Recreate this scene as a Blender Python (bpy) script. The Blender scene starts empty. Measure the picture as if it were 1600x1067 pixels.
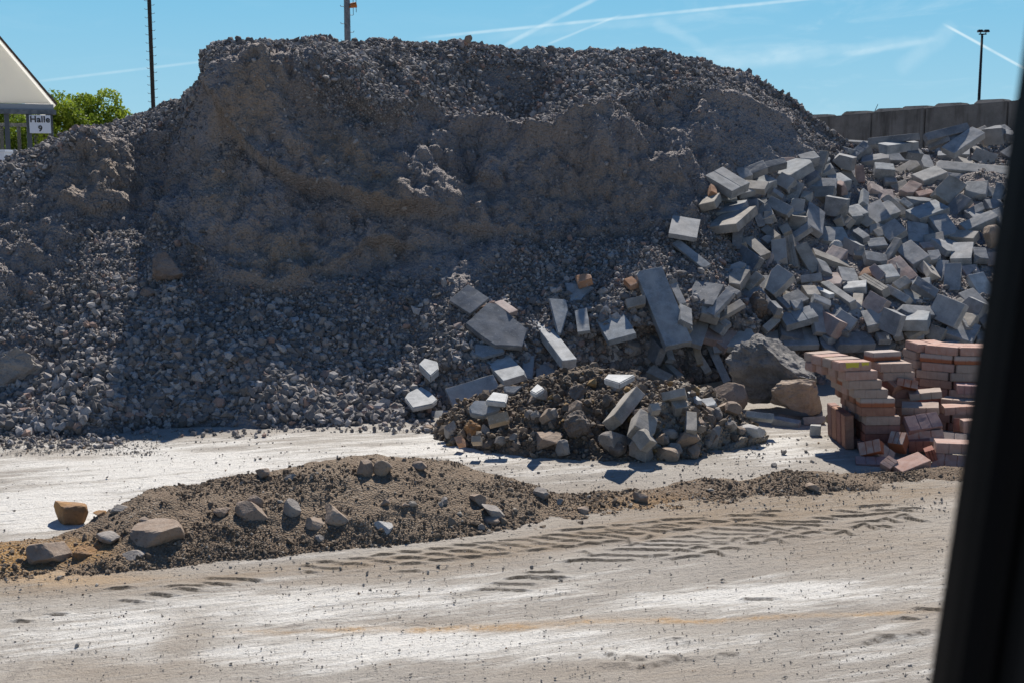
import bpy, bmesh, math, random
import numpy as np
from mathutils import Vector, Matrix, Quaternion
from mathutils.bvhtree import BVHTree

# ------------------------------------------------------------------ camera, sky, sun, exposure
F = 1931.0; HC = 2.2; HZ = 270.0; CX = 800.0; CY = 533.5
PITCH = math.atan((CY - HZ) / F)
SUN_EL = 46.5; SUN_AZ = 4.0            # degrees; azimuth from +Y towards +X
scene = bpy.context.scene
COL = scene.collection
cd = bpy.data.cameras.new("camera"); cam = bpy.data.objects.new("camera", cd); COL.objects.link(cam)
cam.location = (0, 0, HC); cam.rotation_euler = (math.pi/2 - PITCH, 0, 0)
cd.sensor_width = 36; cd.lens = 36*F/1600; cd.clip_start = 0.05; cd.clip_end = 5000
cd.dof.use_dof = True; cd.dof.focus_distance = 11.0; cd.dof.aperture_fstop = 8.0
scene.camera = cam
scene.view_settings.view_transform = 'Standard'; scene.view_settings.look = 'None'
scene.view_settings.exposure = 0.45; scene.view_settings.gamma = 1
scene.cycles.max_bounces = 4; scene.cycles.diffuse_bounces = 2; scene.cycles.glossy_bounces = 1
scene.cycles.transparent_max_bounces = 4

cp, sp = math.cos(PITCH), math.sin(PITCH)
def ray(px, py):
    x, y = (px-CX)/F, (CY-py)/F
    return Vector((x, cp + y*sp, -sp + y*cp))
def P(px, py, Y):
    r = ray(px, py); k = Y / r.y
    return Vector((r.x*k, Y, HC + r.z*k))
def G(px, py, z=0.0):
    r = ray(px, py); k = (z-HC)/r.z
    return Vector((r.x*k, r.y*k, z))
def proj(X, Y, Z):
    dz = Z - HC
    d = Y*cp - dz*sp; u = Y*sp + dz*cp
    return CX + F*X/d, CY - F*u/d

w = bpy.data.worlds.new("World"); scene.world = w; w.use_nodes = True
nt = w.node_tree; nt.nodes.clear()
def N(nt, typ, **kw):
    n = nt.nodes.new(typ)
    for k, v in kw.items():
        if k == 'i':
            for a, b in v.items():
                if isinstance(b, bpy.types.NodeSocket): nt.links.new(b, n.inputs[a])
                else: n.inputs[a].default_value = b
        else: setattr(n, k, v)
    return n
def M(nt, op, a, b=0.0, clamp=False):
    n = N(nt, 'ShaderNodeMath', operation=op, use_clamp=clamp, i={0: a, 1: b}); return n.outputs[0]
def MR(nt, v, a, b, c=0.0, d=1.0, smooth=True):
    return N(nt, 'ShaderNodeMapRange', interpolation_type='SMOOTHSTEP' if smooth else 'LINEAR', i={0: v, 1: a, 2: b, 3: c, 4: d}).outputs[0]
def MIX(nt, f, a, b, mode='MIX'):
    n = N(nt, 'ShaderNodeMix', data_type='RGBA', blend_type=mode, clamp_factor=True, i={0: f})
    for k, v in ((6, a), (7, b)):
        if isinstance(v, bpy.types.NodeSocket): nt.links.new(v, n.inputs[k])
        else: n.inputs[k].default_value = (*v, 1) if len(v) == 3 else v
    return n.outputs[2]
sky = N(nt, 'ShaderNodeTexSky', sky_type='NISHITA', sun_disc=False, sun_elevation=math.radians(SUN_EL),
        sun_rotation=math.radians(SUN_AZ), altitude=200, air_density=1.0, dust_density=0.0, ozone_density=3.0)
geo = N(nt, 'ShaderNodeTexCoord'); D = geo.outputs['Generated']
cloud = None
def streak(p1, p2, wpx, amt, soft=1.0, wob=0.0):
    """a contrail: a band along a great circle of the sky between two directions"""
    global cloud
    a, b = ray(*p1).normalized(), ray(*p2).normalized()
    n = a.cross(b).normalized(); m = (a+b).normalized(); half = a.dot(m)
    dd = D
    if wob:
        nz = N(nt, 'ShaderNodeTexNoise', i={'Vector': D, 'Scale': 22.0, 'Detail': 4.0})
        dd = N(nt, 'ShaderNodeVectorMath', operation='MULTIPLY_ADD', i={0: nz.outputs['Color'], 1: (wob, wob, wob), 2: D}).outputs[0]
        off = wob*0.5
        dd = N(nt, 'ShaderNodeVectorMath', operation='SUBTRACT', i={0: dd, 1: (off, off, off)}).outputs[0]
    dist = M(nt, 'ABSOLUTE', N(nt, 'ShaderNodeVectorMath', operation='DOT_PRODUCT', i={0: dd, 1: tuple(n)}).outputs['Value'])
    wr = wpx/F
    band = MR(nt, dist, wr*0.15*(2-soft), wr, 1.0, 0.0)
    al = N(nt, 'ShaderNodeVectorMath', operation='DOT_PRODUCT', i={0: D, 1: tuple(m)}).outputs['Value']
    al = MR(nt, al, half, half + (1-half)*0.5, 0.0, 1.0)
    nz2 = N(nt, 'ShaderNodeTexNoise', i={'Vector': D, 'Scale': 60.0, 'Detail': 3.0})
    s = M(nt, 'MULTIPLY', M(nt, 'MULTIPLY', band, al), M(nt, 'MULTIPLY', MR(nt, nz2.outputs['Fac'], 0.25, 0.6, 0.55, 1.0), amt))
    cloud = s if cloud is None else M(nt, 'ADD', cloud, s)
streak((640, 62), (1330, -8), 3.6, .50)
streak((780, 76), (945, -8), 5, .40, wob=.004)
streak((850, 72), (975, 22), 2.6, .34, wob=.002)
streak((1470, 36), (1660, 140), 2.8, .85)
streak((40, 130), (390, 88), 3, .30)
streak((1080, 104), (1480, 62), 12, .20, wob=.014)
streak((1020, 30), (1115, 92), 12, .20, wob=.014)
streak((1310, 88), (1470, 62), 6, .20, wob=.01)
streak((1400, 118), (1500, 40), 18, .20, wob=.02)
streak((1090, 90), (1300, 84), 24, .15, wob=.014)
streak((740, 60), (1160, 18), 10, .14, wob=.01)
# thin cirrus veil
mp = N(nt, 'ShaderNodeMapping', i={'Vector': D, 'Scale': (3.0, 1.0, 12.0), 'Rotation': (0, 0.12, 0)})
cz = N(nt, 'ShaderNodeTexNoise', i={'Vector': mp.outputs[0], 'Scale': 4.0, 'Detail': 8.0, 'Roughness': .62, 'Distortion': .6})
veil = MR(nt, cz.outputs['Fac'], 0.48, 0.78, 0.0, 0.30)
sx = N(nt, 'ShaderNodeSeparateXYZ', i={0: D})
veil = M(nt, 'MULTIPLY', veil, MR(nt, sx.outputs['X'], -0.05, 0.2, 0.15, 1.0))
cloud = M(nt, 'ADD', cloud, veil)
skyc = MIX(nt, 1.0, sky.outputs[0], (0.84, 1.02, 1.22), 'MULTIPLY')
zz = sx.outputs['Z']
low = MIX(nt, MR(nt, zz, 0.0, 0.15, smooth=False), (6.5, 10.9, 13.1), (3.1, 8.7, 12.7))
low = MIX(nt, MR(nt, zz, 0.15, 0.45), low, (.9, 3.2, 9.6))
skyc = MIX(nt, M(nt, 'MULTIPLY', MR(nt, sx.outputs['Y'], -.1, .7, .25, 1), MR(nt, zz, 0.1, 0.6, .9, .4)), skyc, low)
cc = MIX(nt, M(nt, 'MINIMUM', cloud, 0.9), skyc, (11, 14, 15.5))
bg = N(nt, 'ShaderNodeBackground', i={'Color': cc, 'Strength': 0.046})
out = N(nt, 'ShaderNodeOutputWorld'); nt.links.new(bg.outputs[0], out.inputs[0])

sd = bpy.data.lights.new("sun", 'SUN'); sun = bpy.data.objects.new("sun", sd); COL.objects.link(sun)
sd.energy = 5.0; sd.angle = math.radians(0.5); sd.color = (1.0, 0.945, 0.86)
az, el = math.radians(SUN_AZ), math.radians(SUN_EL)
SUNV = Vector((math.sin(az)*math.cos(el), math.cos(az)*math.cos(el), math.sin(el)))
sun.rotation_euler = (-SUNV).to_track_quat('-Z', 'Y').to_euler()

# ------------------------------------------------------------------ helpers
def tag(o, label=None, cat=None, group=None, kind=None):
    if label: o['label'] = label
    if cat: o['category'] = cat
    if group: o['group'] = group
    if kind: o['kind'] = kind
    return o
def link(name, me, parent=None, mat=None):
    o = bpy.data.objects.new(name, me); COL.objects.link(o)
    if mat is not None: me.materials.append(mat)
    if parent: o.parent = parent
    return o
def empty(name, loc=(0, 0, 0)):
    o = bpy.data.objects.new(name, None); o.location = loc; o.empty_display_size = .1; COL.objects.link(o); return o
def np_mesh(name, V, Fc, smooth=False, attrs=None):
    """V (n,3), Fc (m,k) arrays -> mesh"""
    me = bpy.data.meshes.new(name); n, m, k = len(V), len(Fc), Fc.shape[1]
    me.vertices.add(n); me.vertices.foreach_set('co', np.ascontiguousarray(V, dtype=np.float32).ravel())
    me.loops.add(m*k); me.loops.foreach_set('vertex_index', np.ascontiguousarray(Fc, dtype=np.int32).ravel())
    me.polygons.add(m); me.polygons.foreach_set('loop_start', np.arange(0, m*k, k, dtype=np.int32))
    me.polygons.foreach_set('loop_total', np.full(m, k, dtype=np.int32))
    me.polygons.foreach_set('use_smooth', np.full(m, smooth))
    me.update(calc_edges=True)
    for a, v in (attrs or {}).items():
        at = me.attributes.new(a, 'FLOAT', 'POINT'); at.data.foreach_set('value', np.ascontiguousarray(v, dtype=np.float32))
    return me
def hsh(ix, iy, iz, s):
    h = (ix.astype(np.uint32)*np.uint32(374761393) + iy.astype(np.uint32)*np.uint32(668265263) + iz.astype(np.uint32)*np.uint32(2147483647) + np.uint32(s*974711+1))
    h = (h ^ (h >> np.uint32(13)))*np.uint32(1274126177); h = h ^ (h >> np.uint32(16))
    return (h & np.uint32(0xffffff)).astype(np.float32)/float(0xffffff)*2-1
def noise(Pn, scale, seed=0):
    Q = np.asarray(Pn, dtype=np.float32)*scale
    i = np.floor(Q).astype(np.int64); f = Q-i; f = f*f*f*(f*(f*6-15)+10)
    r = 0
    for dx in (0, 1):
        wx = f[:, 0] if dx else 1-f[:, 0]
        for dy in (0, 1):
            wy = f[:, 1] if dy else 1-f[:, 1]
            for dz in (0, 1):
                wz = f[:, 2] if dz else 1-f[:, 2]
                r = r + wx*wy*wz*hsh(i[:, 0]+dx, i[:, 1]+dy, i[:, 2]+dz, seed)
    return r
def fbm(Pn, scale, oct=4, seed=0, rough=.5):
    r = 0; a = 1; t = 0
    for k in range(oct):
        r = r + a*noise(Pn, scale*2**k, seed+k*7); t += a; a *= rough
    return r/t
def ss(x, a, b):
    t = np.clip((x-a)/(b-a), 0, 1); return t*t*(3-2*t)
def grid_faces(nu, nv):
    i = np.arange(nu-1)[:, None]*nv + np.arange(nv-1)[None, :]
    i = i.ravel(); return np.stack([i, i+nv, i+nv+1, i+1], 1)

# ------------------------------------------------------------------ materials
def newmat(name, rough=.9):
    m = bpy.data.materials.new(name); m.use_nodes = True; nt = m.node_tree
    b = nt.nodes['Principled BSDF']; b.inputs['Roughness'].default_value = rough
    b.inputs['Specular IOR Level'].default_value = .25
    return m, nt, b
def L(nt, a, b): nt.links.new(a, b)
def tex(nt, scale, detail=4, rough=.55, vec=None, dist=0.0):
    kw = {'Scale': scale, 'Detail': detail, 'Roughness': rough, 'Distortion': dist}
    if vec is not None: kw['Vector'] = vec
    return N(nt, 'ShaderNodeTexNoise', i=kw).outputs['Fac']
def bump(nt, b, h, strength=.5, dist=.01):
    bn = N(nt, 'ShaderNodeBump', i={'Height': h, 'Strength': strength, 'Distance': dist}); L(nt, bn.outputs[0], b.inputs['Normal'])
def attr(nt, name): return N(nt, 'ShaderNodeAttribute', attribute_name=name).outputs['Fac']

def mat_block(name, c, dust=.35, dustc=(.47, .44, .41)):
    m, nt, b = newmat(name, .88)
    co = N(nt, 'ShaderNodeTexCoord').outputs['Object']
    oi = N(nt, 'ShaderNodeObjectInfo').outputs['Random']
    v = N(nt, 'ShaderNodeVectorMath', operation='ADD', i={0: co}).outputs[0]
    nd = v.node; cx = N(nt, 'ShaderNodeCombineXYZ', i={0: M(nt, 'MULTIPLY', oi, 37.0), 1: M(nt, 'MULTIPLY', oi, 91.0)}); L(nt, cx.outputs[0], nd.inputs[1])
    n1 = tex(nt, 9, 5, .6, v); n2 = tex(nt, 90, 3, .6, v); n3 = tex(nt, 3.2, 3, .5, v)
    c = tuple(x*1.12 for x in c)
    base = MIX(nt, MR(nt, n1, .3, .7), tuple(x*.72 for x in c), tuple(min(1, x*1.2) for x in c))
    base = MIX(nt, MR(nt, oi, 0, 1, 0, .34, False), base, (0.15, .155, .165))
    base = MIX(nt, MR(nt, n2, .52, .68, 0, .35), base, (.11, .105, .10))
    base = MIX(nt, MR(nt, n3, .42, .62, 0, dust), base, dustc)
    wv = MR(nt, tex(nt, 26, 4, .7, v, 1.2), .60, .66, 0, .5)
    base = MIX(nt, wv, base, (.47, .45, .43))
    L(nt, base, b.inputs['Base Color'])
    h = M(nt, 'ADD', M(nt, 'MULTIPLY', n2, .5), M(nt, 'MULTIPLY', n1, 1.4)); bump(nt, b, h, .55, .006)
    return m
BM = {
 'g': mat_block('grey_concrete', (.27, .275, .28)),
 'g2': mat_block('pale_grey_concrete', (.36, .355, .34)),
 'g3': mat_block('warm_grey_concrete', (.30, .27, .23)),
 'd': mat_block('dark_grey_concrete', (.155, .165, .18), .25),
 'b': mat_block('bluish_grey_concrete', (.26, .28, .295)),
 'l': mat_block('whitish_concrete', (.44, .445, .44), .2, (.55, .53, .50)),
 't': mat_block('tan_sandstone', (.36, .275, .18), .25),
 'o': mat_block('orange_brown_clay_brick', (.42, .20, .09), .2),
 'r': mat_block('reddish_concrete', (.32, .22, .19), .35),
 'p': mat_block('pinkish_concrete', (.38, .30, .27), .3),
}
def mat_rock(name, c, c2, dust=.4, bs=.012):
    m, nt, b = newmat(name, .95)
    v = N(nt, 'ShaderNodeTexCoord').outputs['Object']
    n1 = tex(nt, 6, 6, .65, v); n2 = tex(nt, 60, 4, .7, v)
    base = MIX(nt, MR(nt, n1, .35, .65), c, c2)
    base = MIX(nt, MR(nt, n2, .5, .7, 0, .55), base, tuple(x*.45 for x in c))
    g = N(nt, 'ShaderNodeNewGeometry').outputs['Normal']; z = N(nt, 'ShaderNodeSeparateXYZ', i={0: g}).outputs['Z']
    d = M(nt, 'MULTIPLY', MR(nt, z, .2, .9), MR(nt, tex(nt, 14, 4, .6, v), .3, .6, 0, dust))
    base = MIX(nt, d, base, (.40, .36, .32))
    L(nt, base, b.inputs['Base Color'])
    bump(nt, b, M(nt, 'ADD', M(nt, 'MULTIPLY', n1, 1.5), M(nt, 'MULTIPLY', n2, .6)), .8, bs)
    return m
RM = {
 'g': mat_rock('grey_rock', (.235, .21, .19), (.32, .29, .26), .2),
 'n': mat_rock('brown_rock', (.25, .185, .14), (.33, .25, .19), .2),
 't': mat_rock('tan_rock', (.30, .225, .165), (.38, .295, .225), .2),
 'o': mat_rock('ochre_clay_lump', (.36, .20, .08), (.24, .14, .075), .15),
 'd': mat_rock('dark_rock', (.16, .155, .15), (.26, .25, .24), .4, .04),
 'e': mat_rock('dull_earth', (.20, .155, .13), (.26, .21, .18), .2, .03),
 'w': mat_rock('white_rock', (.42, .405, .385), (.50, .485, .46), .2),
 'k': mat_rock('black_earth_clod', (.14, .11, .09), (.22, .18, .15), .25, .03),
}
def mat_pile(name, base1, base2, brown, stonec, scale=1.0, dark=(.07, .07, .075), gap_shade=0.0):
    m, nt, b = newmat(name, 1.0)
    v = N(nt, 'ShaderNodeTexCoord').outputs['Object']
    n1 = tex(nt, 1.3, 6, .6, v); n2 = tex(nt, 14*scale, 6, .65, v)
    vo = N(nt, 'ShaderNodeTexVoronoi', i={'Vector': v, 'Scale': 34.0*scale, 'Randomness': 1.0})
    cell = N(nt, 'ShaderNodeSeparateColor', i={0: vo.outputs['Color']}).outputs[0]
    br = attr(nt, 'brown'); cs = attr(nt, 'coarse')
    base = MIX(nt, MR(nt, n1, .35, .65), base1, base2)
    base = MIX(nt, M(nt, 'MULTIPLY', br, MR(nt, n2, .25, .5)), base, brown)
    st = M(nt, 'MULTIPLY', MR(nt, cell, .45, .55), MR(nt, vo.outputs['Distance'], .30, .5, 1, 0))
    base = MIX(nt, M(nt, 'MULTIPLY', st, M(nt, 'MAXIMUM', M(nt, 'MULTIPLY', cs, .8), .22)), base, stonec)
    base = MIX(nt, MR(nt, n2, .56, .72, 0, .5), base, dark)
    base = MIX(nt, M(nt, 'MULTIPLY', cs, gap_shade), base, dark)  # darkens under coarse gravel: shade between the stones put into the colour
    L(nt, base, b.inputs['Base Color'])
    vs_ = N(nt, 'ShaderNodeMapping', i={'Vector': v, 'Scale': (7.0, 7.0, 1.3)}).outputs[0]
    n3 = tex(nt, 1.0, 6, .6, vs_)
    h = M(nt, 'SUBTRACT', M(nt, 'MULTIPLY', n2, 1.2), M(nt, 'MULTIPLY', vo.outputs['Distance'], .9))
    if gap_shade: h = M(nt, 'ADD', h, M(nt, 'MULTIPLY', n3, 1.6))
    bump(nt, b, h, 1.0, .03/scale)
    return m
M_MOUND = mat_pile('crushed_concrete_fines', (.255, .228, .215), (.32, .285, .27), (.31, .25, .20), (.40, .37, .35), gap_shade=.6)
M_BERM = mat_pile('brown_excavated_soil', (.165, .12, .084), (.215, .162, .115), (.33, .19, .07), (.36, .31, .25), 2.2, (.11, .085, .06))
M_SOIL = mat_pile('dark_excavated_soil', (.13, .10, .076), (.185, .145, .11), (.30, .26, .215), (.28, .25, .205), 1.0, (.08, .07, .055))
def mat_stones(name, a, b_, c, rare):
    m, nt, b = newmat(name, .95)
    t = attr(nt, 'tint')
    cr = N(nt, 'ShaderNodeValToRGB', i={0: t}); e = cr.color_ramp
    e.elements[0].color = (*a, 1); e.elements[1].position = .93; e.elements[1].color = (*c, 1)
    x = e.elements.new(.5); x.color = (*b_, 1); x = e.elements.new(.955); x.color = (*rare, 1)
    v = N(nt, 'ShaderNodeTexCoord').outputs['Object']
    n2 = tex(nt, 70, 3, .6, v)
    base = MIX(nt, MR(nt, n2, .4, .7, 0, .35), cr.outputs[0], tuple(q*.6 for q in a))
    L(nt, base, b.inputs['Base Color']); bump(nt, b, n2, .5, .006)
    return m
M_GRAVEL = mat_stones('crushed_concrete_gravel', (.13, .12, .113), (.235, .215, .203), (.43, .40, .38), (.33, .23, .19))
M_CLODS = mat_stones('soil_clods', (.11, .085, .065), (.17, .135, .105), (.26, .22, .18), (.32, .21, .10))
M_BGRAV = mat_stones('soil_grit', (.115, .085, .060), (.165, .125, .09), (.23, .185, .14), (.36, .32, .27))
M_GGRAV = mat_stones('yard_grit', (.24, .215, .185), (.32, .29, .255), (.42, .385, .34), (.3, .2, .12))

# loose stones scattered on a triangulated surface: one mesh of many faceted stones
def _ico():
    bm = bmesh.new(); bmesh.ops.create_icosphere(bm, subdivisions=1, radius=1)
    V = np.array([v.co[:] for v in bm.verts]); Fc = np.array([[v.index for v in f.verts] for f in bm.faces]); bm.free(); return V, Fc
ICO_V, ICO_F = _ico()
def scatter(name, Vg, Fg, weight, count, size, mat, rng, parent=None, sink=.35, clip=None, tint=None):
    """weight per vertex; size(n, rng, idx)-> radii"""
    a, b, c, d = (Vg[Fg[:, k]] for k in range(4))
    nrm = np.cross(c-a, d-b); area = np.linalg.norm(nrm, axis=1)/2+1e-12
    w = area*weight[Fg].mean(1)
    w = w/w.sum(); idx = rng.choice(len(Fg), size=count, p=w)
    u, v = rng.random(count)[:, None], rng.random(count)[:, None]
    pos = (a[idx]*(1-u)+b[idx]*u)*(1-v) + (d[idx]*(1-u)+c[idx]*u)*v
    nn = nrm[idx]/(np.linalg.norm(nrm[idx], axis=1)[:, None]+1e-12); nn[nn[:, 2] < 0] *= -1
    r = size(count, rng, Fg[idx][:, 0])
    K = 14
    var = [ICO_V*(1+rng.normal(0, .18, (12, 1))) + rng.normal(0, .10, (12, 3)) for _ in range(K)]
    for q in var: q *= np.array([1, rng.uniform(.7, 1), rng.uniform(.5, .85)])
    var = np.array(var)[rng.integers(0, K, count)]
    q = rng.normal(size=(count, 4)); q /= np.linalg.norm(q, axis=1)[:, None]
    W, X, Y, Z = q.T
    R = np.stack([1-2*(Y*Y+Z*Z), 2*(X*Y-W*Z), 2*(X*Z+W*Y), 2*(X*Y+W*Z), 1-2*(X*X+Z*Z), 2*(Y*Z-W*X), 2*(X*Z-W*Y), 2*(Y*Z+W*X), 1-2*(X*X+Y*Y)], 1).reshape(-1, 3, 3)
    vv = np.einsum('nij,nkj->nki', R, var)*r[:, None, None] + (pos + nn*(r*(1-2*sink))[:, None])[:, None, :]
    ff = (ICO_F[None]+(np.arange(count)*12)[:, None, None]).reshape(-1, 3)
    tn = rng.random(count) if tint is None else tint(rng, count, pos)
    me = np_mesh(name, vv.reshape(-1, 3), ff, False, {'tint': np.repeat(tn, 12)})
    o = link(name, me, parent, mat); return o
rng = np.random.default_rng(7); random.seed(11)
# ------------------------------------------------------------------ ground: one sheet to the horizon, fine near the yard
def axis(lo, hi, step, far, g=1.25):
    a = list(np.arange(lo, hi, step)); s = step
    x = a[-1]
    while x < far: s *= g; x += s; a.append(x)
    s = step; x = lo; b = []
    while x > -far: s *= g; x -= s; b.append(x)
    return np.array(b[::-1]+a)
gx = axis(-4.4, 5.0, .0135, 1500)
gy = np.concatenate([axis(4.7, 5.8, .03, 0)[-0:][(axis(4.7, 5.8, .03, 0) >= 4.7)], np.arange(5.8, 8.9, .0095), axis(8.9, 10.9, .025, 1500)[np.searchsorted(axis(8.9, 10.9, .025, 1500), 8.89):]])
gy = np.unique(np.concatenate([-np.geomspace(.5, 1500, 30)[::-1], np.linspace(0, 4.6, 30), gy]))
gy = gy[np.concatenate([[True], np.diff(gy) > 1e-3])]
GX, GY = np.meshgrid(gx, gy, indexing='ij'); X, Y = GX.ravel(), GY.ravel(); n = len(X)
Pg = np.stack([X, Y, np.zeros(n)], 1)
near = (np.abs(X) < 8) & (Y > 4) & (Y < 13)
ppx, ppy = np.full(n, -9e3), np.full(n, -9e3)
ppx[near], ppy[near] = proj(X[near], Y[near], 0)
# road frame: s along the wheel track, t across
ang = math.atan2(1.48, 4.42); ca, sa = math.cos(ang), math.sin(ang)
p0 = G(760, 868); S = (X-p0.x)*ca + (Y-p0.y)*sa; T = -(X-p0.x)*sa + (Y-p0.y)*ca
ST = np.stack([S, T, np.zeros(n)], 1)
z = .010*fbm(Pg*np.array([1, 1, 1]), 1.1, 4, 3) + .004*fbm(ST*np.array([1, 3, 1]), 4.0, 3, 5)
nf = fbm(Pg, 9.0, 3, 31)
def tread(T0, wid, s0, s1, pitch, amp, seed, slope=2.1, half=None):
    t = (T-T0)/wid; tt = t - .5
    inside = ss(t, 0, .05)*(1-ss(t, .95, 1.0))*ss(S, s0-.35, s0+.35)*(1-ss(S, s1-.5, s1+.5))
    wob = .035*fbm(ST, 1.2, 2, seed+2)
    side = tt > 0
    ph = (S + np.where(side, -1, 1)*(np.abs(tt)*wid)*slope + np.where(side, pitch*.5, 0) + wob)/pitch
    fr = ph-np.floor(ph)
    lug = ss(fr, .0, .08)*(1-ss(fr, .15, .75))           # sharp lip on one flank, soft on the other
    lip = np.exp(-((fr-.04)/.06)**2)
    keep = ss(fbm(ST, 2.2, 3, seed), -.28, .02)
    edge = np.exp(-((t-1.02)/.05)**2)+np.exp(-((t+.02)/.05)**2)
    return inside*keep*(amp*(-lug + .9*lip) + 0*edge) + amp*.6*edge*ss(S, s0, s0+.4)*(1-ss(S, s1-.5, s1+.5))*(.4+.6*ss(nf, -.3, .3))
# wheel print: every groove of the print is a line on the yard floor, pressed in, the shade of its step face painted dark
GR = {(880, 775, 4): """0,217 115,210|150,205 260,200|310,188 425,183|460,175 575,170|610,160 735,150|760,148 880,145|1055,122 1170,125|1190,118 1310,125|1250,100 1345,95|1070,150 1190,150|100,235 200,240 270,238|270,215 330,225 430,222
430,205 520,210 560,205|570,195 640,190 720,195|730,178 850,175|870,158 920,160 1010,160|0,250 60,252 130,265 240,270|120,240 240,250 390,270|270,228 400,240 500,245|440,208 560,222 640,225|560,200 690,210|690,220 800,210|0,285 60,285 110,295
100,312 150,300 220,300|0,318 60,318|250,295 300,290 380,288|420,315 460,305 520,312 700,315 780,320|560,290 640,285 750,290 900,295|700,262 800,255 900,272 1020,268|840,240 880,230 960,240 1030,242|940,205 1050,212 1180,218 1280,220
1070,182 1170,185 1260,200 1410,222|1200,170 1340,175 1500,182 1600,184|1340,158 1500,162 1600,160|1050,240 1160,240 1280,248|940,288 1020,295|800,315 900,318|310,345 400,338 560,342 680,345|570,378 650,376|190,378 260,372 400,378 530,380
40,410 120,402 300,408 430,402|135,348 180,380|690,350 730,340 780,350|690,395 780,382 850,380|870,365 920,350 960,352 990,375|980,340 1040,325 1100,330|1050,290 1070,270 1120,265 1160,285|1160,300 1220,295|1180,260 1220,250 1280,260
1250,290 1290,272 1340,270 1370,290|1380,265 1440,252 1490,260|1310,240 1350,225 1400,240|1440,210 1480,200 1530,210|1500,240 1560,228 1600,230|930,310 960,298 1010,305|800,340 850,325 900,330|400,270 410,295 425,315|545,255 520,275""",
(480, 820, 4): """0,255 50,265|80,270 190,272|80,232 150,228 220,240|220,245 290,242 360,250|270,210 350,208 410,215|0,298 25,300|400,200 450,188 530,188|430,225 540,235|560,208 650,205 740,215|590,172 700,172|750,185 830,185 910,200|770,225 850,222 910,215
940,205 1000,205 1080,200|900,168 1000,165 1080,180|770,150 900,152|930,130 1050,130|1090,148 1140,145 1230,160|1040,120 1140,112 1250,125|1230,130 1320,130 1390,145|1200,105 1290,98 1360,95|1370,95 1450,118 1550,130|1400,85 1500,88 1600,98
1480,78 1600,68|1390,160 1490,150|1100,190 1240,180|1540,140 1600,135|590,245 700,240|580,285 670,288|1260,340 1330,328 1440,332|1390,298 1530,295|1180,368 1290,368 1360,370|1090,405 1200,402 1350,408|1460,325 1600,325""",
(700, 780, 2): """1200,55 1280,52|1230,38 1300,45|1290,22 1380,18|1410,30 1470,28|1180,95 1230,100|1330,85 1380,88|1430,60 1480,70|1270,75 1340,70|1150,60 1200,62|1290,52 1400,45|1340,36 1450,38|1470,345 1530,348|1420,375 1460,378|1300,455 1370,440 1430,435 1500,420|1340,430 1390,432
490,480 520,490|560,495 610,500|680,490 740,500 820,495|480,520 560,520|600,525 660,515 720,500|190,250 260,240 340,245|160,265 260,265|930,310 1010,312|1270,88 1300,78 1330,92|1340,70 1370,62 1400,72|1210,110 1240,100 1260,112|1400,58 1430,50 1450,62|710,440 750,444|850,486 900,484""",
(0, 900, 3.2): """900,75 980,80|1030,45 1150,50|1050,15 1290,28|760,100 850,105|270,195 320,195|620,130 690,135|90,228 140,232|560,70 640,66|850,62 1000,60"""}
groove = np.zeros(n); press = np.zeros(n); jw = .006*fbm(Pg, 14, 2, 303); jw2 = .005*fbm(Pg, 8, 3, 304)
nidx = np.where(near)[0]; Xn, Yn = X[nidx]+jw[nidx], Y[nidx]+jw2[nidx]; strong = .75+.25*ss(fbm(Pg[nidx], 3.0, 3, 305), -.3, .15)
for (ox_, oy_, sc0), body_ in GR.items():
    for ln_ in body_.replace('\n', '|').split('|'):
        pts_g = [G(ox_+float(q.split(',')[0])/sc0, oy_+float(q.split(',')[1])/sc0) for q in ln_.split()]
        for a_, b_ in zip(pts_g[:-1], pts_g[1:]):
            e0 = .09; mk_ = (Xn > min(a_.x, b_.x)-e0) & (Xn < max(a_.x, b_.x)+e0) & (Yn > min(a_.y, b_.y)-e0) & (Yn < max(a_.y, b_.y)+e0)
            if not mk_.any(): continue
            k_ = nidx[mk_]; x_, y_ = Xn[mk_], Yn[mk_]; d_ = (b_-a_).to_2d(); l2 = d_.length_squared+1e-9
            t_ = np.clip(((x_-a_.x)*d_.x+(y_-a_.y)*d_.y)/l2, 0, 1); dx_, dy_ = x_-a_.x-t_*d_.x, y_-a_.y-t_*d_.y; dd_ = np.hypot(dx_, dy_)
            groove[k_] = np.maximum(groove[k_], np.exp(-(dd_/.0115)**2)*strong[mk_])
            press[k_] = np.maximum(press[k_], np.exp(-(dd_/.05)**2)*strong[mk_]*(dy_ > 0))
z = z + .012*press - .004*groove*(press < .01)
z = z + near*.002*np.abs(fbm(ST*np.array([1, 3.5, 1]), 3.0, 4, 310))
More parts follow.
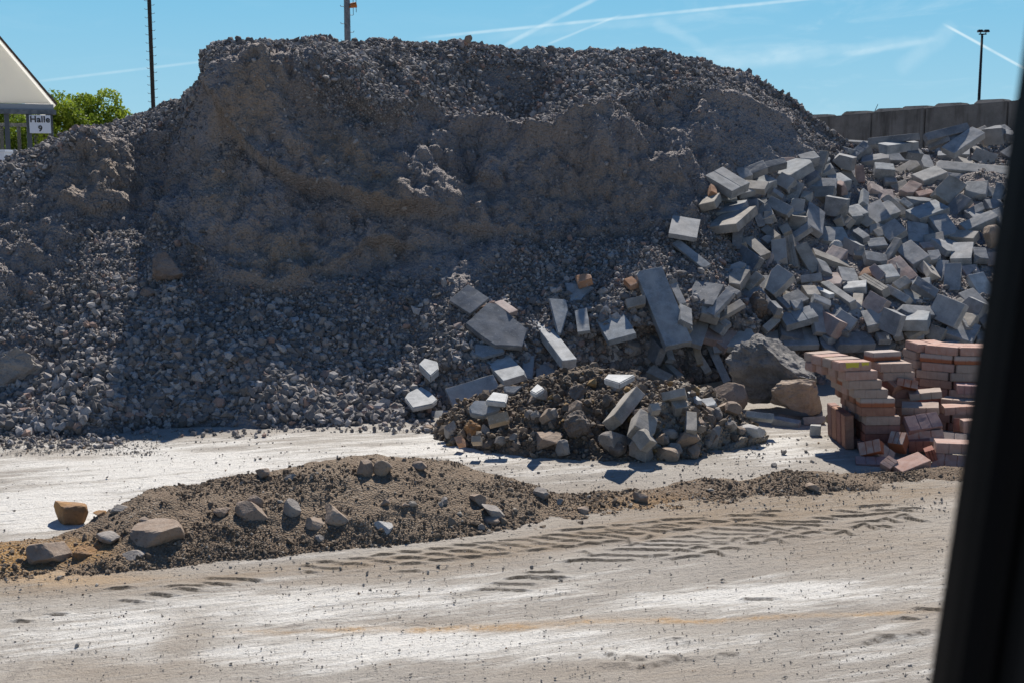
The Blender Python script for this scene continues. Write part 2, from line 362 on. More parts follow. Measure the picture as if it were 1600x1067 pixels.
# ruts and fine crumble, only in the near yard
fade = near*1.0
z = z + fade*(.0022*fbm(Pg, 26, 2, 9)+.0014*noise(Pg, 60, 12))
z[~near] = 0
def blob(cx, cy, rx, ry, a=0.0):
    c, s = math.cos(a), math.sin(a); u = ((ppx-cx)*c+(ppy-cy)*s)/rx; v = (-(ppx-cx)*s+(ppy-cy)*c)/ry
    return np.exp(-(u*u+v*v)**1.3)
warp = 28*fbm(ST*np.array([.6, 2.2, 1]), 1.5, 4, 55); ppx = ppx + warp*2; ppy = ppy + warp*.45
white = .9*blob(150, 770, 260, 62, -.1)+.9*blob(520, 705, 330, 26, -.06)+.5*blob(90, 715, 160, 18)+1.0*blob(480, 935, 330, 34, -.07)+.35*blob(120, 965, 160, 25) \
  + 1.1*blob(1180, 930, 240, 26, -.02)+1.0*blob(800, 1002, 190, 32)+.85*blob(170, 1022, 230, 38)+.9*blob(560, 1010, 190, 40)+.9*blob(1440, 778, 90, 15)+.55*blob(1400, 1020, 140, 45) \
  + .7*blob(760, 700, 110, 22)+.8*blob(1200, 700, 80, 22)+.7*blob(900, 735, 140, 10)+.7*blob(60, 800, 100, 30) +.4*blob(1050, 1010, 200, 20)
brown = 1.0*blob(60, 908, 260, 22, -.05)+.9*blob(480, 890, 260, 16, -.12)+.9*blob(900, 848, 420, 20, -.15)+.9*blob(1220, 770, 360, 22, -.05)+.6*blob(1350, 850, 220, 45)+.4*blob(290, 1000, 45, 50, -.5)+.6*blob(160, 1050, 190, 22) \
  + .45*blob(120, 715, 90, 9)+.5*blob(1000, 1050, 260, 20)+.4*blob(640, 975, 200, 9)+.6*blob(1150, 800, 420, 34, -.08)+.5*blob(1440, 960, 60, 20)
orange = 1.0*blob(60, 900, 150, 10)+.9*blob(170, 880, 120, 7, -.1)
ln = np.abs(ppy - (990-.031*(ppx-400)) - 3*np.sin(ppx/90)); orange = orange + 1.15*np.exp(-(ln/4.5)**2)*ss(ppx, 250, 620)*(1-ss(ppx, 1380, 1500))*(.55+.8*ss(nf, -.35, .3))
Z = z
ground_me = np_mesh('ground', np.stack([X, Y, Z], 1), grid_faces(len(gx), len(gy)), True,
    {'groove': np.clip(groove, 0, 1)*near,  'white': np.clip(white, 0, 1.3)*near, 'brown': np.clip(brown, 0, 1.2)*near, 'orange': np.clip(orange, 0, 1.2)*near, 'low': np.clip(-z*60, -1, 1)*near})
m, nt, b = newmat('compacted_chalky_yard', .95)
v = N(nt, 'ShaderNodeTexCoord').outputs['Object']
mpn = N(nt, 'ShaderNodeMapping', vector_type='TEXTURE', i={'Vector': v, 'Rotation': (0, 0, ang), 'Scale': (3.4, .55, 1)}).outputs[0]
st1 = tex(nt, 2.6, 8, .68, mpn, .5); st2 = tex(nt, 9, 6, .7, mpn, .3); fine = tex(nt, 45, 5, .7, v); big = tex(nt, .5, 5, .6, v); sp1 = tex(nt, 130, 2, .6, v)
aw, ab, ao, alo = attr(nt, 'white'), attr(nt, 'brown'), attr(nt, 'orange'), attr(nt, 'low')
base = MIX(nt, MR(nt, big, .35, .65), (.31, .28, .245), (.40, .365, .32))
wf = M(nt, 'ADD', M(nt, 'MULTIPLY', aw, .60), MR(nt, st1, .35, .68, -.26, .36, False))
wf = M(nt, 'ADD', wf, MR(nt, st2, .35, .65, -.22, .22, False))
wf = M(nt, 'SUBTRACT', wf, M(nt, 'MULTIPLY', ab, .42))
base = MIX(nt, MR(nt, wf, .08, .70), base, (.66, .635, .59))
base = MIX(nt, M(nt, 'MULTIPLY', ab, MR(nt, st2, .3, .6, .35, .9)), base, (.27, .21, .15))
base = MIX(nt, M(nt, 'MULTIPLY', ao, MR(nt, fine, .3, .6, .25, .85)), base, (.44, .30, .17))
base = MIX(nt, MR(nt, fine, .50, .72, 0, .38), base, (.20, .175, .15))
base = MIX(nt, MR(nt, sp1, .60, .70, 0, .6), base, (.13, .12, .11))
st3 = tex(nt, 22, 6, .75, mpn, .2); base = MIX(nt, MR(nt, st3, .52, .68, 0, .5), base, (.33, .295, .25))
ck = N(nt, 'ShaderNodeTexVoronoi', feature='DISTANCE_TO_EDGE', i={'Vector': N(nt, 'ShaderNodeVectorMath', operation='ADD', i={0: mpn, 1: (0, 0, 0)}).outputs[0], 'Scale': 1.7}).outputs['Distance']
base = MIX(nt, M(nt, 'MULTIPLY', MR(nt, ck, .0, .02, .5, 0), MR(nt, big, .45, .6)), base, (.25, .22, .19))
base = MIX(nt, MR(nt, alo, .25, .8, 0, .25), base, (.26, .22, .175))
base = MIX(nt, M(nt, 'MULTIPLY', attr(nt, 'groove'), MR(nt, fine, .3, .5, .7, 1.0)), base, (.055, .045, .035))  # tread step faces coloured dark, as if in shade
L(nt, base, b.inputs['Base Color'])
bump(nt, b, M(nt, 'ADD', M(nt, 'ADD', M(nt, 'MULTIPLY', st2, .8), st3), M(nt, 'MULTIPLY', fine, 1.2)), .9, .015)
go = link('ground', ground_me, None, m); tag(go, kind='structure')

# ------------------------------------------------------------------ gravel mound: radial profiles (py, Y) from foot to brow to crest, then the hidden back
def gz(py, Y): return P(CX, py, Y).z
def gY(py): return G(CX, py).y
MC = [  # px, foot py, then five (py, Y) keys
 (-420, 700, (640,10.6),(560,11.3),(500,12.0),(440,12.8),(395,13.6)),
 (-150, 690, (570,11.1),(490,11.7),(420,12.3),(355,12.9),(305,13.4)),
 (0,   684, (575,11.3),(468,11.8),(382,12.4),(312,13.0),(262,13.5)),
 (70,  684, (570,11.3),(445,12.1),(355,12.75),(285,13.3),(233,13.8)),
 (130, 684, (520,11.3),(345,13.0),(292,13.2),(220,13.5),(200,13.95)),
 (165, 680, (520,11.3),(345,13.1),(287,13.35),(218,13.7),(199,14.3)),
 (220, 672, (520,11.4),(350,13.2),(280,13.6),(205,14.1),(180,14.8)),
 (280, 670, (525,11.3),(370,12.9),(270,13.4),(185,13.9),(160,14.4)),
 (315, 668, (530,11.3),(410,12.5),(290,13.0),(140,13.7),(118,14.1)),
 (338, 668, (530,11.3),(420,12.4),(300,12.85),(95,13.5),(76,13.8)),
 (400, 670, (550,11.3),(425,12.3),(320,12.75),(88,13.7),(72,14.2)),
 (480, 670, (568,11.35),(425,12.45),(320,13.0),(80,13.9),(63,14.7)),
 (560, 664, (572,11.5),(410,12.7),(330,13.05),(110,14.1),(63,15.2)),
 (620, 660, (572,11.6),(400,12.9),(325,13.2),(160,14.2),(66,15.7)),
 (680, 650, (565,11.7),(385,13.1),(280,13.6),(175,14.5),(68,16.0)),
 (770, 636, (530,11.8),(375,13.3),(255,13.9),(188,14.6),(66,16.4)),
 (850, 628, (520,12.0),(370,13.4),(235,14.05),(205,14.35),(73,16.6)),
 (940, 615, (510,12.2),(362,13.6),(220,14.4),(182,14.8),(80,16.7)),
 (1020,608, (500,12.4),(352,13.8),(205,14.7),(166,15.2),(86,16.9)),
 (1100,602, (490,12.6),(345,14.0),(205,15.0),(158,15.6),(97,17.1)),
 (1180,600, (480,12.8),(345,14.2),(220,15.3),(165,16.0),(118,17.2)),
 (1230,600, (480,12.9),(360,14.3),(250,15.4),(185,16.2),(150,17.2)),
 (1290,600, (485,12.9),(385,14.3),(295,15.4),(235,16.2),(200,17.0)),
 (1330,600, (490,12.9),(400,14.2),(320,15.3),(262,16.3),(226,17.2)),
 (1400,600, (495,12.9),(415,14.1),(330,15.3),(272,16.4),(240,17.3)),
 (1500,600, (495,12.9),(410,14.2),(325,15.4),(262,16.5),(226,17.4)),
 (1620,600, (495,12.9),(405,14.2),(320,15.4),(258,16.5),(224,17.4)),
 (1760,600, (495,12.9),(415,14.1),(340,15.3),(285,16.3),(255,17.2)),
 (1880, 590, (520,12.9),(460,13.9),(410,14.9),(370,15.8),(350,16.8)),
 (1990, 560, (530,13.2),(500,13.9),(470,14.8),(445,15.6),(430,16.4)),
 (2080, 520, (515,14.4),(500,14.9),(480,15.5),(460,16.1),(445,16.7)),
]
NU, NVs = 1000, [36, 44, 40, 70, 40, 24, 30]
us = np.linspace(-420, 2080, NU); cols = np.array([c[0] for c in MC], float)
KY = []; KZ = []
for c in MC:
    y = [gY(c[1])]; zz = [-.03]
    for (py, Yk) in c[2:]: y.append(Yk); zz.append(gz(py, Yk))
    hi = zz[-1]
    y += [y[-1]+1.3, y[-1]+1.3+max(1.0, hi*1.35)]; zz += [hi-.25, -.1]
    if c[0] >= 1290: y[-1] = min(y[-1], 21); 
    KY.append(y); KZ.append(zz)
KY, KZ = np.array(KY), np.array(KZ)
def smooth_cols(K):
    R = np.stack([np.interp(us, cols, K[:, j]) for j in range(K.shape[1])], 1)
    ker = np.hanning(9); ker /= ker.sum()
    Rp = np.pad(R, ((4, 4), (0, 0)), 'edge'); return np.stack([np.convolve(Rp[:, j], ker, 'valid') for j in range(R.shape[1])], 1)
UY, UZ = smooth_cols(KY), smooth_cols(KZ)
tpos = [0.0]; 
for k, q in enumerate(NVs): tpos += list(k + np.arange(1, q+1)/q)
tpos = np.array(tpos); NV = len(tpos)
def along(Uk):
    k = np.minimum(tpos.astype(int), Uk.shape[1]-2); f = tpos-k
    return Uk[:, k]*(1-f)+Uk[:, k+1]*f
YY, ZZ = along(UY), along(UZ)
# light smoothing along the profile
for _ in range(6): 
    YY[:, 1:-1] = .25*YY[:, :-2]+.5*YY[:, 1:-1]+.25*YY[:, 2:]; ZZ[:, 1:-1] = .25*ZZ[:, :-2]+.5*ZZ[:, 1:-1]+.25*ZZ[:, 2:]
dep = YY*cp - (ZZ-HC)*sp
XX = (us[:, None]-CX)/F*dep
MV = np.stack([XX.ravel(), YY.ravel(), ZZ.ravel()], 1); MF = grid_faces(NU, NV)
TT = np.broadcast_to(tpos, (NU, NV)).ravel(); UU = np.repeat(us, NV)
def normals(V, nu, nv):
    A = V.reshape(nu, nv, 3); du = np.gradient(A, axis=0); dv = np.gradient(A, axis=1)
    nn = np.cross(du, dv); nn /= np.linalg.norm(nn, axis=2)[..., None]+1e-12; return nn.reshape(-1, 3)
nm = normals(MV, NU, NV)
steep = 1-ss(np.abs(nm[:, 2]), .45, .8)
on = ss(TT, 0, .25)*(1-ss(TT, 5.2, 6.0))
face = ss(TT, 1.6, 2.1)*(1-ss(TT, 3.9, 4.1))*on
run = MV*np.array([1, 1, .28])                     # vertical runnels on the cut faces
heapzone = ss(UU, 1080, 1200)*(ss(1-TT/7, .2, .3))
run2 = MV*np.array([1, 1, .14])
lump = .24*fbm(MV, .8, 4, 21)*(.25+.75*face) + face*(.50*np.abs(fbm(run, 1.1, 4, 41)) - .12 + .20*np.abs(fbm(run, 3.0, 4, 44)) + .13*np.abs(fbm(run2, 6.0, 4, 48)))
rid = .06*fbm(MV, 3.5, 4, 61) + .05*(.35-np.abs(fbm(MV, 7, 4, 66))) + .025*fbm(MV, 15, 4, 64)
disp = on*(lump*(1-.8*heapzone) + rid)
slide = fbm(np.stack([UU/110, TT*.5, UU*0], 1), 1.0, 3, 91)
disp -= .10*heapzone*on*(TT<5)
disp += on*.13*slide*(1-heapzone)*(1-face)*ss(TT, .3, 1)
opx, opy = proj(MV[:, 0], MV[:, 1], MV[:, 2])
jx = 14*fbm(MV, 2.2, 3, 140); front = (TT < 5.2)*1.0
def lipline(pts, amp, decay, sharp=5):
    pts = np.array(pts, float); yl = np.interp(opx+jx, pts[:, 0], pts[:, 1]); s = opy+jx*.8-yl
    ends = ss(opx, pts[0, 0]-25, pts[0, 0]+15)*(1-ss(opx, pts[-1, 0]-30, pts[-1, 0]+40))
    return front*ends*amp*np.where(s < 0, np.exp(-(-s/decay)**1.3), 1-ss(s, 0, sharp))
def rib(pts, amp, wd):
    pts = np.array(pts, float); yl = np.interp(opx+jx, pts[:, 0], pts[:, 1]); s = opy+jx-yl
    ends = ss(opx, pts[0, 0]-20, pts[0, 0]+20)*(1-ss(opx, pts[-1, 0]-30, pts[-1, 0]+30))
    return front*ends*amp*np.exp(-(s/wd)**2)
def dent(cx, cy, rx, ry, amp): return -front*amp*np.exp(-((opx+jx-cx)/rx)**2-((opy+jx-cy)/ry)**2)
disp += lipline([(318, 110), (345, 175), (400, 250), (440, 276), (500, 292), (560, 315), (640, 335), (700, 330)], .24, 85)
disp += lipline([(360, 438), (420, 447), (480, 440), (515, 412), (575, 372), (640, 380)], .13, 45)
disp += lipline([(92, 318), (150, 335), (240, 300)], .06, 75) + lipline([(540, 150), (600, 190), (650, 170)], .12, 40)
disp += lipline([(700, 350), (800, 368), (950, 362), (1060, 352)], .10, 60)
disp += rib([(590, 92), (640, 150), (700, 186), (780, 203), (840, 216)], .16, 11) + rib([(815, 222), (900, 200), (1000, 168), (1080, 156), (1160, 162), (1250, 192)], .15, 9)
disp += dent(800, 135, 75, 32, .40) + dent(265, 250, 45, 60, .12) + dent(720, 270, 40, 70, .22) + dent(1010, 130, 60, 20, .15) + dent(430, 350, 30, 30, .15) + dent(900, 300, 40, 60, .15)
MV = MV + nm*np.array([.35, 1, 1])*disp[:, None]*np.sign(nm[:, 2:3]+1e-9)
for _ in range(1):
    pass
mpx, mpy = proj(MV[:, 0], MV[:, 1], MV[:, 2])
mw = 30*fbm(MV, 1.5, 4, 101)
def mb(cx, cy, rx, ry, a=0.):
    c, s = math.cos(a), math.sin(a); u = ((mpx+mw-cx)*c+(mpy+mw*.7-cy)*s)/rx; v_ = (-(mpx+mw-cx)*s+(mpy+mw*.7-cy)*c)/ry
    return np.exp(-(u*u+v_*v_)**1.6)
vis = (TT < 5.3)
brn = np.clip(mb(530, 235, 95, 45, .45)+mb(600, 300, 60, 30, .5)+mb(440, 400, 75, 42)+mb(150, 270, 55, 60)+mb(385, 150, 50, 80, .3)+mb(350, 290, 45, 60)+mb(780, 320, 90, 40)*.5+mb(255, 415, 28, 22)+.5*mb(950, 290, 110, 50)+.5*mb(780, 110, 70, 25)+.6*mb(600, 390, 70, 25), 0, 1)*vis
fine_ = np.clip(brn + face*.75*(1-mb(560, 140, 90, 60)) + .8*mb(700, 400, 110, 60) + .6*mb(330, 470, 60, 60, -.7)+.6*mb(720, 260, 60, 60)+.7*mb(800, 130, 70, 35), 0, 1)
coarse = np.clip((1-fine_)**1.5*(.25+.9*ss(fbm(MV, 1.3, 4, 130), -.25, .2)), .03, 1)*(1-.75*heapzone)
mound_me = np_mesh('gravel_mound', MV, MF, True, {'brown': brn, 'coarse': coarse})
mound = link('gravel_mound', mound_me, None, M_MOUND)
tag(mound, 'huge grey mound of crushed concrete gravel with a steep cut face', 'gravel mound', kind='stuff')
band = ss(np.abs((TT % 1)-.5), .3, .5)
dens = coarse*on*(TT < 5.35)*(.6+.8*ss(fbm(MV, 2.0, 3, 120), -.2, .3)) + .02
dens *= np.where(TT > 5.35, 0, 1)*(TT > .05)
dens *= np.where((UU < -60) | (UU > 1660), .35, 1)
footw = 1-ss(TT, .2, 1.7)
def msize(n, rng, vi):
    r = rng.lognormal(math.log(.0100), .55, n)
    r *= (1 + .95*footw[vi] + .15*(TT[vi] > 3.8))*(1-.3*face[vi]) ; r = np.clip(r, .006, .06)
    return r
scatter('loose_gravel', MV, MF, dens, 230000, msize, M_GRAVEL, rng, mound, .30)['kind'] = 'stuff'
# spill of stones over the foot of the talus on the yard floor
sv = G(0, 0)
BVH = BVHTree.FromPolygons([tuple(v) for v in MV.tolist()], [tuple(f) for f in MF.tolist()])
ORI = Vector((0, 0, HC))
def hit(px, py):
    r = ray(px, py).normalized(); h = BVH.ray_cast(ORI, r)
    g = G(px, py) if ray(px, py).z < 0 else None
    if h[0] is None or (g is not None and (g-ORI).length < h[3]):
        if g is None: return P(px, py, 16), Vector((0, 0, 1)), 16
        return g, Vector((0, 0, 1)), (g-ORI).length
    nn = h[1] if h[1].dot(r) < 0 else -h[1]
    return h[0], nn, h[3]

# ------------------------------------------------------------------ dirt windrow in the foreground and the dug soil heap in the middle
def ridge(name, cols, mat, lab, cat, nu, nf_, seed, amp, kshape=1.0, backlen=1.0, brownf=None):
    c = np.array(cols, float); u = np.linspace(c[0, 0], c[-1, 0], nu)
    f = [np.interp(u, c[:, 0], c[:, k]) for k in (1, 2, 3)]
    ker = np.hanning(15); ker /= ker.sum(); f = [np.convolve(np.pad(q, 7, 'edge'), ker, 'valid') for q in f]
    fy = np.array([gY(q) for q in f[0]]); cy_ = fy+f[2]; cz_ = np.array([gz(a, b_) for a, b_ in zip(f[1], cy_)])
    cz_ = np.maximum(cz_, .004)
    t = np.linspace(0, 1, nf_); prof = np.sin(t*math.pi/2)**kshape
    tb = np.linspace(0, 1, nf_//2)[1:]; back = np.cos(tb*math.pi/2)**1.4
    Yf = fy[:, None]+(cy_-fy)[:, None]*t; Zf = -.02+(cz_+.02)[:, None]*prof
    bl = (cz_*2.0+.12)*backlen
    Yb = cy_[:, None]+bl[:, None]*tb; Zb = -.03+(cz_+.03)[:, None]*back
    Yv, Zv = np.concatenate([Yf, Yb], 1), np.concatenate([Zf, Zb], 1)
    dd = Yv*cp-(Zv-HC)*sp; Xv = (u[:, None]-CX)/F*dd; nv = Yv.shape[1]
    V = np.stack([Xv.ravel(), Yv.ravel(), Zv.ravel()], 1); h = V[:, 2]
    tt = np.broadcast_to(np.concatenate([t, 1+tb]), (nu, nv)).ravel()
    inn = ss(tt, 0, .15)*(1-ss(tt, 1.6, 2.0))
    nn = normals(V, nu, nv)
    V = V + nn*np.sign(nn[:, 2:3]+1e-9)*(inn*(amp*fbm(V, 2.4, 4, seed)+amp*.35*fbm(V, 11, 4, seed+3)))[:, None]
    px, py = proj(V[:, 0], V[:, 1], V[:, 2])
    br = brownf(px, py) if brownf else np.zeros(len(V))
    me = np_mesh(name, V, grid_faces(nu, nv), True, {'brown': br, 'coarse': .5+.5*ss(fbm(V, 5, 3, 8), -.1, .3)})
    o = link(name, me, None, mat); tag(o, lab, cat, kind='stuff')
    return o, V, grid_faces(nu, nv), tt, px
def bb(px, py, cx, cy, rx, ry): return np.exp(-(((px-cx)/rx)**2+((py-cy)/ry)**2)**1.3)
berm, BV, BF, BT, BU = ridge('dirt_windrow', [
 (-260, 925, 862, .55), (-120, 918, 855, .55), (0, 912, 850, .6), (70, 908, 842, .62), (130, 904, 822, .7), (180, 900, 795, .8), (230, 895, 768, .85), (262, 892, 760, .88), (300, 886, 757, .9), (350, 880, 747, .92),
 (420, 876, 744, .9), (480, 868, 727, .92), (540, 862, 718, .95), (590, 857, 714, .95), (640, 852, 716, .92), (700, 846, 725, .9), (780, 836, 748, .8), (860, 824, 769, .68),
 (920, 815, 769, .58), (1000, 806, 763, .6), (1100, 794, 752, .6), (1200, 784, 744, .55), (1300, 774, 738, .5), (1400, 764, 733, .4), (1500, 757, 730, .35), (1600, 752, 730, .3)],
 M_BERM, 'long low windrow of brown excavated soil lying across the yard', 'dirt windrow', 900, 120, 200, .050, 1.05, 1.0,
 lambda px, py: np.clip(bb(px, py, 0, 870, 90, 30)+.8*bb(px, py, 130, 860, 50, 22)+.45*bb(px, py, 1020, 790, 110, 18), 0, 1))
soil, SV, SF, STT, SU = ridge('soil_heap', [
 (676, 690, 683, .1), (700, 694, 668, .35), (740, 702, 640, .6), (790, 712, 618, .85), (840, 716, 600, 1.0), (890, 720, 592, 1.05), (940, 722, 588, 1.1), (1000, 722, 590, 1.1), (1050, 720, 598, 1.05), (1100, 714, 615, .9), (1140, 706, 640, .7), (1175, 696, 668, .35), (1195, 690, 684, .1)],
 M_SOIL, 'dark brown heap of dug soil and broken rubble in the middle of the yard', 'soil heap', 420, 150, 300, .20, .9, 1.2, lambda px, py: ss(px, 940, 1060)*(1-.3*ss(py, 680, 710)))
# tapering grit along the windrow, coarse clods on the soil heap
def bsz(n, rng, vi): return np.clip(rng.lognormal(math.log(.0028), .6, n), .0018, .016)
wB = (BT < 1.25)*ss(BT, 0, .03)*(.15+ss(fbm(BV, 2.5, 3, 5), -.1, .4)*1.2+1.0*(1-ss(BT, .1, .35)))*np.where((BU < -30) | (BU > 1560), .02, 1)
scatter('soil_grit', BV, BF, wB, 26000, bsz, M_BGRAV, rng, berm, .3)['kind'] = 'stuff'
def csz(n, rng, vi): return np.clip(rng.lognormal(math.log(.011), .45, n), .006, .035)
wC = (BT < 1.15)*ss(BT, 0, .03)*(ss(fbm(BV, 3.5, 3, 15), .0, .35)+.5*(1-ss(BT, .08, .3))+.03)*np.where((BU < -30) | (BU > 1560), .02, 1)
scatter('soil_clods', BV, BF, wC, 1500, csz, M_BGRAV, rng, berm, .5)['kind'] = 'stuff'
def ssz(n, rng, vi): return np.clip(rng.lognormal(math.log(.0105), .65, n), .004, .05)
wS = (STT < 1.4)*ss(STT, 0, .03)*(.35+ss(fbm(SV, 3, 3, 5), -.2, .3))
scatter('soil_clods', SV, SF, wS, 4200, ssz, M_CLODS, rng, soil, .25)['kind'] = 'stuff'
def bvh(V, Fq): return BVHTree.FromPolygons([tuple(v) for v in V.tolist()], [tuple(f) for f in Fq.tolist()])
BVH_B, BVH_S = bvh(BV, BF), bvh(SV, SF)
def hit2(px, py):
    best = hit(px, py); r = ray(px, py).normalized()
    for q in (BVH_B, BVH_S):
        h = q.ray_cast(ORI, r)
        if h[0] is not None and h[3] < best[2]: best = (h[0], h[1] if h[1].z > 0 else -h[1], h[3])
    return best
# grit strewn over the yard floor: small patch sheets are only sampling surfaces
def yard(n, boxes, smin, smax, name, mat, lab):
    vs = []
    for (x0, y0, x1, y1, k) in boxes:
        for _ in range(int(n*k)):
            p = G(random.uniform(x0, x1), y0+(y1-y0)*random.random()); vs.append(p[:])
    A = np.array(vs); e = .01
    V = np.concatenate([A+np.array(o) for o in ((-e, -e, .004), (e, -e, .004), (e, e, .004), (-e, e, .004))]); m_ = len(A)
    Fq = np.stack([np.arange(m_)+k*m_ for k in range(4)], 1)
    o = scatter(name, V, Fq, np.ones(len(V)), m_, lambda q, r, vi: np.clip(r.lognormal(math.log(smin), .55, q), .0015, smax), mat, rng, None, .35)
    tag(o, lab, 'gravel', kind='stuff'); return o
yard(1, [(0, 684, 250, 712, 1500), (200, 690, 700, 740, 240), (420, 660, 700, 676, 260), (680, 690, 1200, 760, 900), (0, 700, 600, 850, 70), (-20, 885, 700, 930, 200), (300, 870, 900, 895, 120), (850, 760, 1480, 800, 800), (1150, 680, 1480, 745, 500), (800, 880, 1500, 1060, 60), (0, 960, 900, 1060, 20), (150, 676, 460, 694, 200)],
     .0038, .014, 'yard_grit', M_GGRAV, 'small dark stones strewn over the pale yard floor')
yard(1, [(-20, 880, 1520, 1066, 4200), (700, 760, 1500, 880, 2600), (0, 700, 1200, 800, 1600)], .0021, .006, 'yard_sand', M_GGRAV, 'fine brown grit scattered over the yard floor')
yard(1, [(-40, 680, 190, 700, 420), (420, 660, 700, 676, 200), (640, 640, 730, 668, 60), (180, 672, 440, 684, 110)], .013, .035, 'spilled_gravel', M_GRAVEL, 'loose grey gravel spilled along the foot of the big mound')
# ------------------------------------------------------------------ blocks: each outline gives a real box in space (three corners of one face + thickness)
SC = 1600/300.0
ORG = {'1': (1040, 180), '2': (1300, 180), '3': (1040, 350), '4': (1300, 350), '5': (680, 400), '6': (900, 380), '7': (620, 540), '8': (880, 540), '9': (1120, 520), 'p': None}
CB = cam.rotation_euler.to_matrix()          # camera to world
CBI = CB.transposed()
def solve_face(A, B, C, center, hint):
    """edge vectors (world) of a rectangle that looks like A-B-C from the camera, its normal nearest to hint"""
    depth = -(CBI @ (center-ORI)).z; s = depth/F
    p1 = Vector(((A[0]-B[0])*s, -(A[1]-B[1])*s)); p2 = Vector(((C[0]-B[0])*s, -(C[1]-B[1])*s))
    dt = p1.dot(p2); hc = CBI @ hint; best = None
    for k in range(-60, 61):
        if k == 0: continue
        t = math.copysign(.004*(1.075**abs(k)), k)
        for q in (0, 1):
            d1, d2 = (t, -dt/t) if q == 0 else (-dt/t, t)
            e1, e2 = Vector((p1.x, p1.y, d1)), Vector((p2.x, p2.y, d2))
            n = e1.cross(e2)
            if n.length < 1e-9: continue
            n.normalize()
            if n.z < 0: n = -n
            g1, g2 = e1.length/max(p1.length, 1e-4), e2.length/max(p2.length, 1e-4)
            sc_ = n.dot(hc) - .35*max(0, g1-1.8) - .35*max(0, g2-1.8)
            if best is None or sc_ > best[0]: best = (sc_, e1, e2, n)
    return CB @ best[1], CB @ best[2], CB @ best[3]
def rough_box(a, b, t, bev, chips, rr, score=0, rough=.5):
    """box a x b x t centred in plan, its top face at z = 0, worn edges and broken corners"""
    bm = bmesh.new(); bmesh.ops.create_cube(bm, size=1)
    for v in bm.verts: v.co = Vector((v.co.x*a, v.co.y*b, (v.co.z-.5)*t))
    k = rr.uniform(-.04, .04)
    for v in bm.verts:
        v.co.x += k*v.co.y*.6; v.co += Vector([rr.uniform(-1, 1)*min(a, b, t)*.03 for _ in range(3)])
    c0 = Vector((0, 0, -t/2))
    for _ in range(chips):
        sx_, sy_, sz_ = rr.choice((-1, 1)), rr.choice((-1, 1)), rr.choice((-1, 1))
        corner = Vector((sx_*a/2, sy_*b/2, c0.z+sz_*t/2)); dr = Vector((sx_*rr.uniform(.2, 1), sy_*rr.uniform(.2, 1), sz_*rr.uniform(.05, .8))).normalized()
        p = corner - dr*min(a, b, t*2)*rr.uniform(.10, .42)
        g = bmesh.ops.bisect_plane(bm, geom=bm.verts[:]+bm.edges[:]+bm.faces[:], plane_co=p, plane_no=dr, clear_outer=True)
        e = [x for x in g['geom_cut'] if isinstance(x, bmesh.types.BMEdge)]
        if e:
            try: bmesh.ops.contextual_create(bm, geom=e)
            except Exception: pass
    if score:
        for i in range(1, score+1):
            x = -a/2+a*i/(score+1)
            g = bmesh.ops.bisect_plane(bm, geom=bm.verts[:]+bm.edges[:]+bm.faces[:], plane_co=(x, 0, 0), plane_no=(1, 0, 0))
            ev = [x_ for x_ in g['geom_cut'] if isinstance(x_, bmesh.types.BMEdge)]
            top = [x_ for x_ in ev if all(v.co.z > -.003-t*.1 for v in x_.verts)]
            if top:
                r = bmesh.ops.bevel(bm, geom=top, offset=min(.005, a*.03), segments=2, affect='EDGES', profile=.5)
                vs = [v for v in r['verts']]
                if vs:
                    mx = sum(v.co.x for v in vs)/len(vs)
                    for v in vs:
                        if abs(v.co.x-mx) < .001: v.co.z -= .007
    bmesh.ops.remove_doubles(bm, verts=bm.verts, dist=1e-4)
    es = [e for e in bm.edges if len(e.link_faces) == 2 and e.calc_face_angle(0) > .45]
    try: bmesh.ops.bevel(bm, geom=es, offset=bev, segments=2, affect='EDGES', profile=.6, clamp_overlap=True)
    except Exception: pass
    bmesh.ops.subdivide_edges(bm, edges=[e for e in bm.edges if e.calc_length() > .05], cuts=1, use_grid_fill=True)
    bmesh.ops.subdivide_edges(bm, edges=[e for e in bm.edges if e.calc_length() > .06], cuts=1, use_grid_fill=True)
    bmesh.ops.triangulate(bm, faces=[f for f in bm.faces if len(f.verts) > 4])
    V = np.array([v.co[:] for v in bm.verts]) + rr.uniform(0, 50)
    d = fbm(V, 16, 3, 5)*.008*rough + fbm(V, 5, 2, 6)*.007*rough
    bm.normal_update()
    for v, q in zip(bm.verts, d): v.co += v.normal*float(q)
    me = bpy.data.meshes.new('block'); bm.to_mesh(me); bm.free()
    me.polygons.foreach_set('use_smooth', np.zeros(len(me.polygons), dtype=bool))
    return me
ITEMS = []         # (object, px, py, colour word, shape word, size) for labels
def place_block(A, B, C, center, hint, th, mat, rr, name='concrete_block', bev=None, chips=None, score=0):
    e1, e2, n = solve_face(A, B, C, center, hint)
    a, b = e1.length, e2.length
    x = e1.normalized(); y = (e2-x*e2.dot(x)).normalized(); z = x.cross(y)
    if z.dot(n) < 0: y = -y; z = -z
    Mx = Matrix((x, y, n)).transposed().to_4x4(); Mx.translation = center
    if bev is None: bev = min(.012, .07*min(a, b, th))*rr.uniform(.7, 1.5)
    if chips is None: chips = rr.choice((0, 0, 0, 1, 1, 2))
    me = rough_box(a, b, th, bev, chips, rr, score)
    o = link(name, me, None, mat); o.matrix_world = Mx
    o['_s'] = a*b
    return o, a, b
UPV = Vector((0, 0, 1))
def hint_for(fl, c, rr):
    back = (ORI-c).normalized()
    if 'u' in fl: h = UPV*1.0 + back*.15
    elif 'f' in fl: h = back*1.0 - UPV*.15
    elif 'v' in fl: h = back*.9 + UPV*.35
    else: h = UPV*.8 + back*.62 + Vector((rr.uniform(-.25, .25), 0, 0))
    return h.normalized()
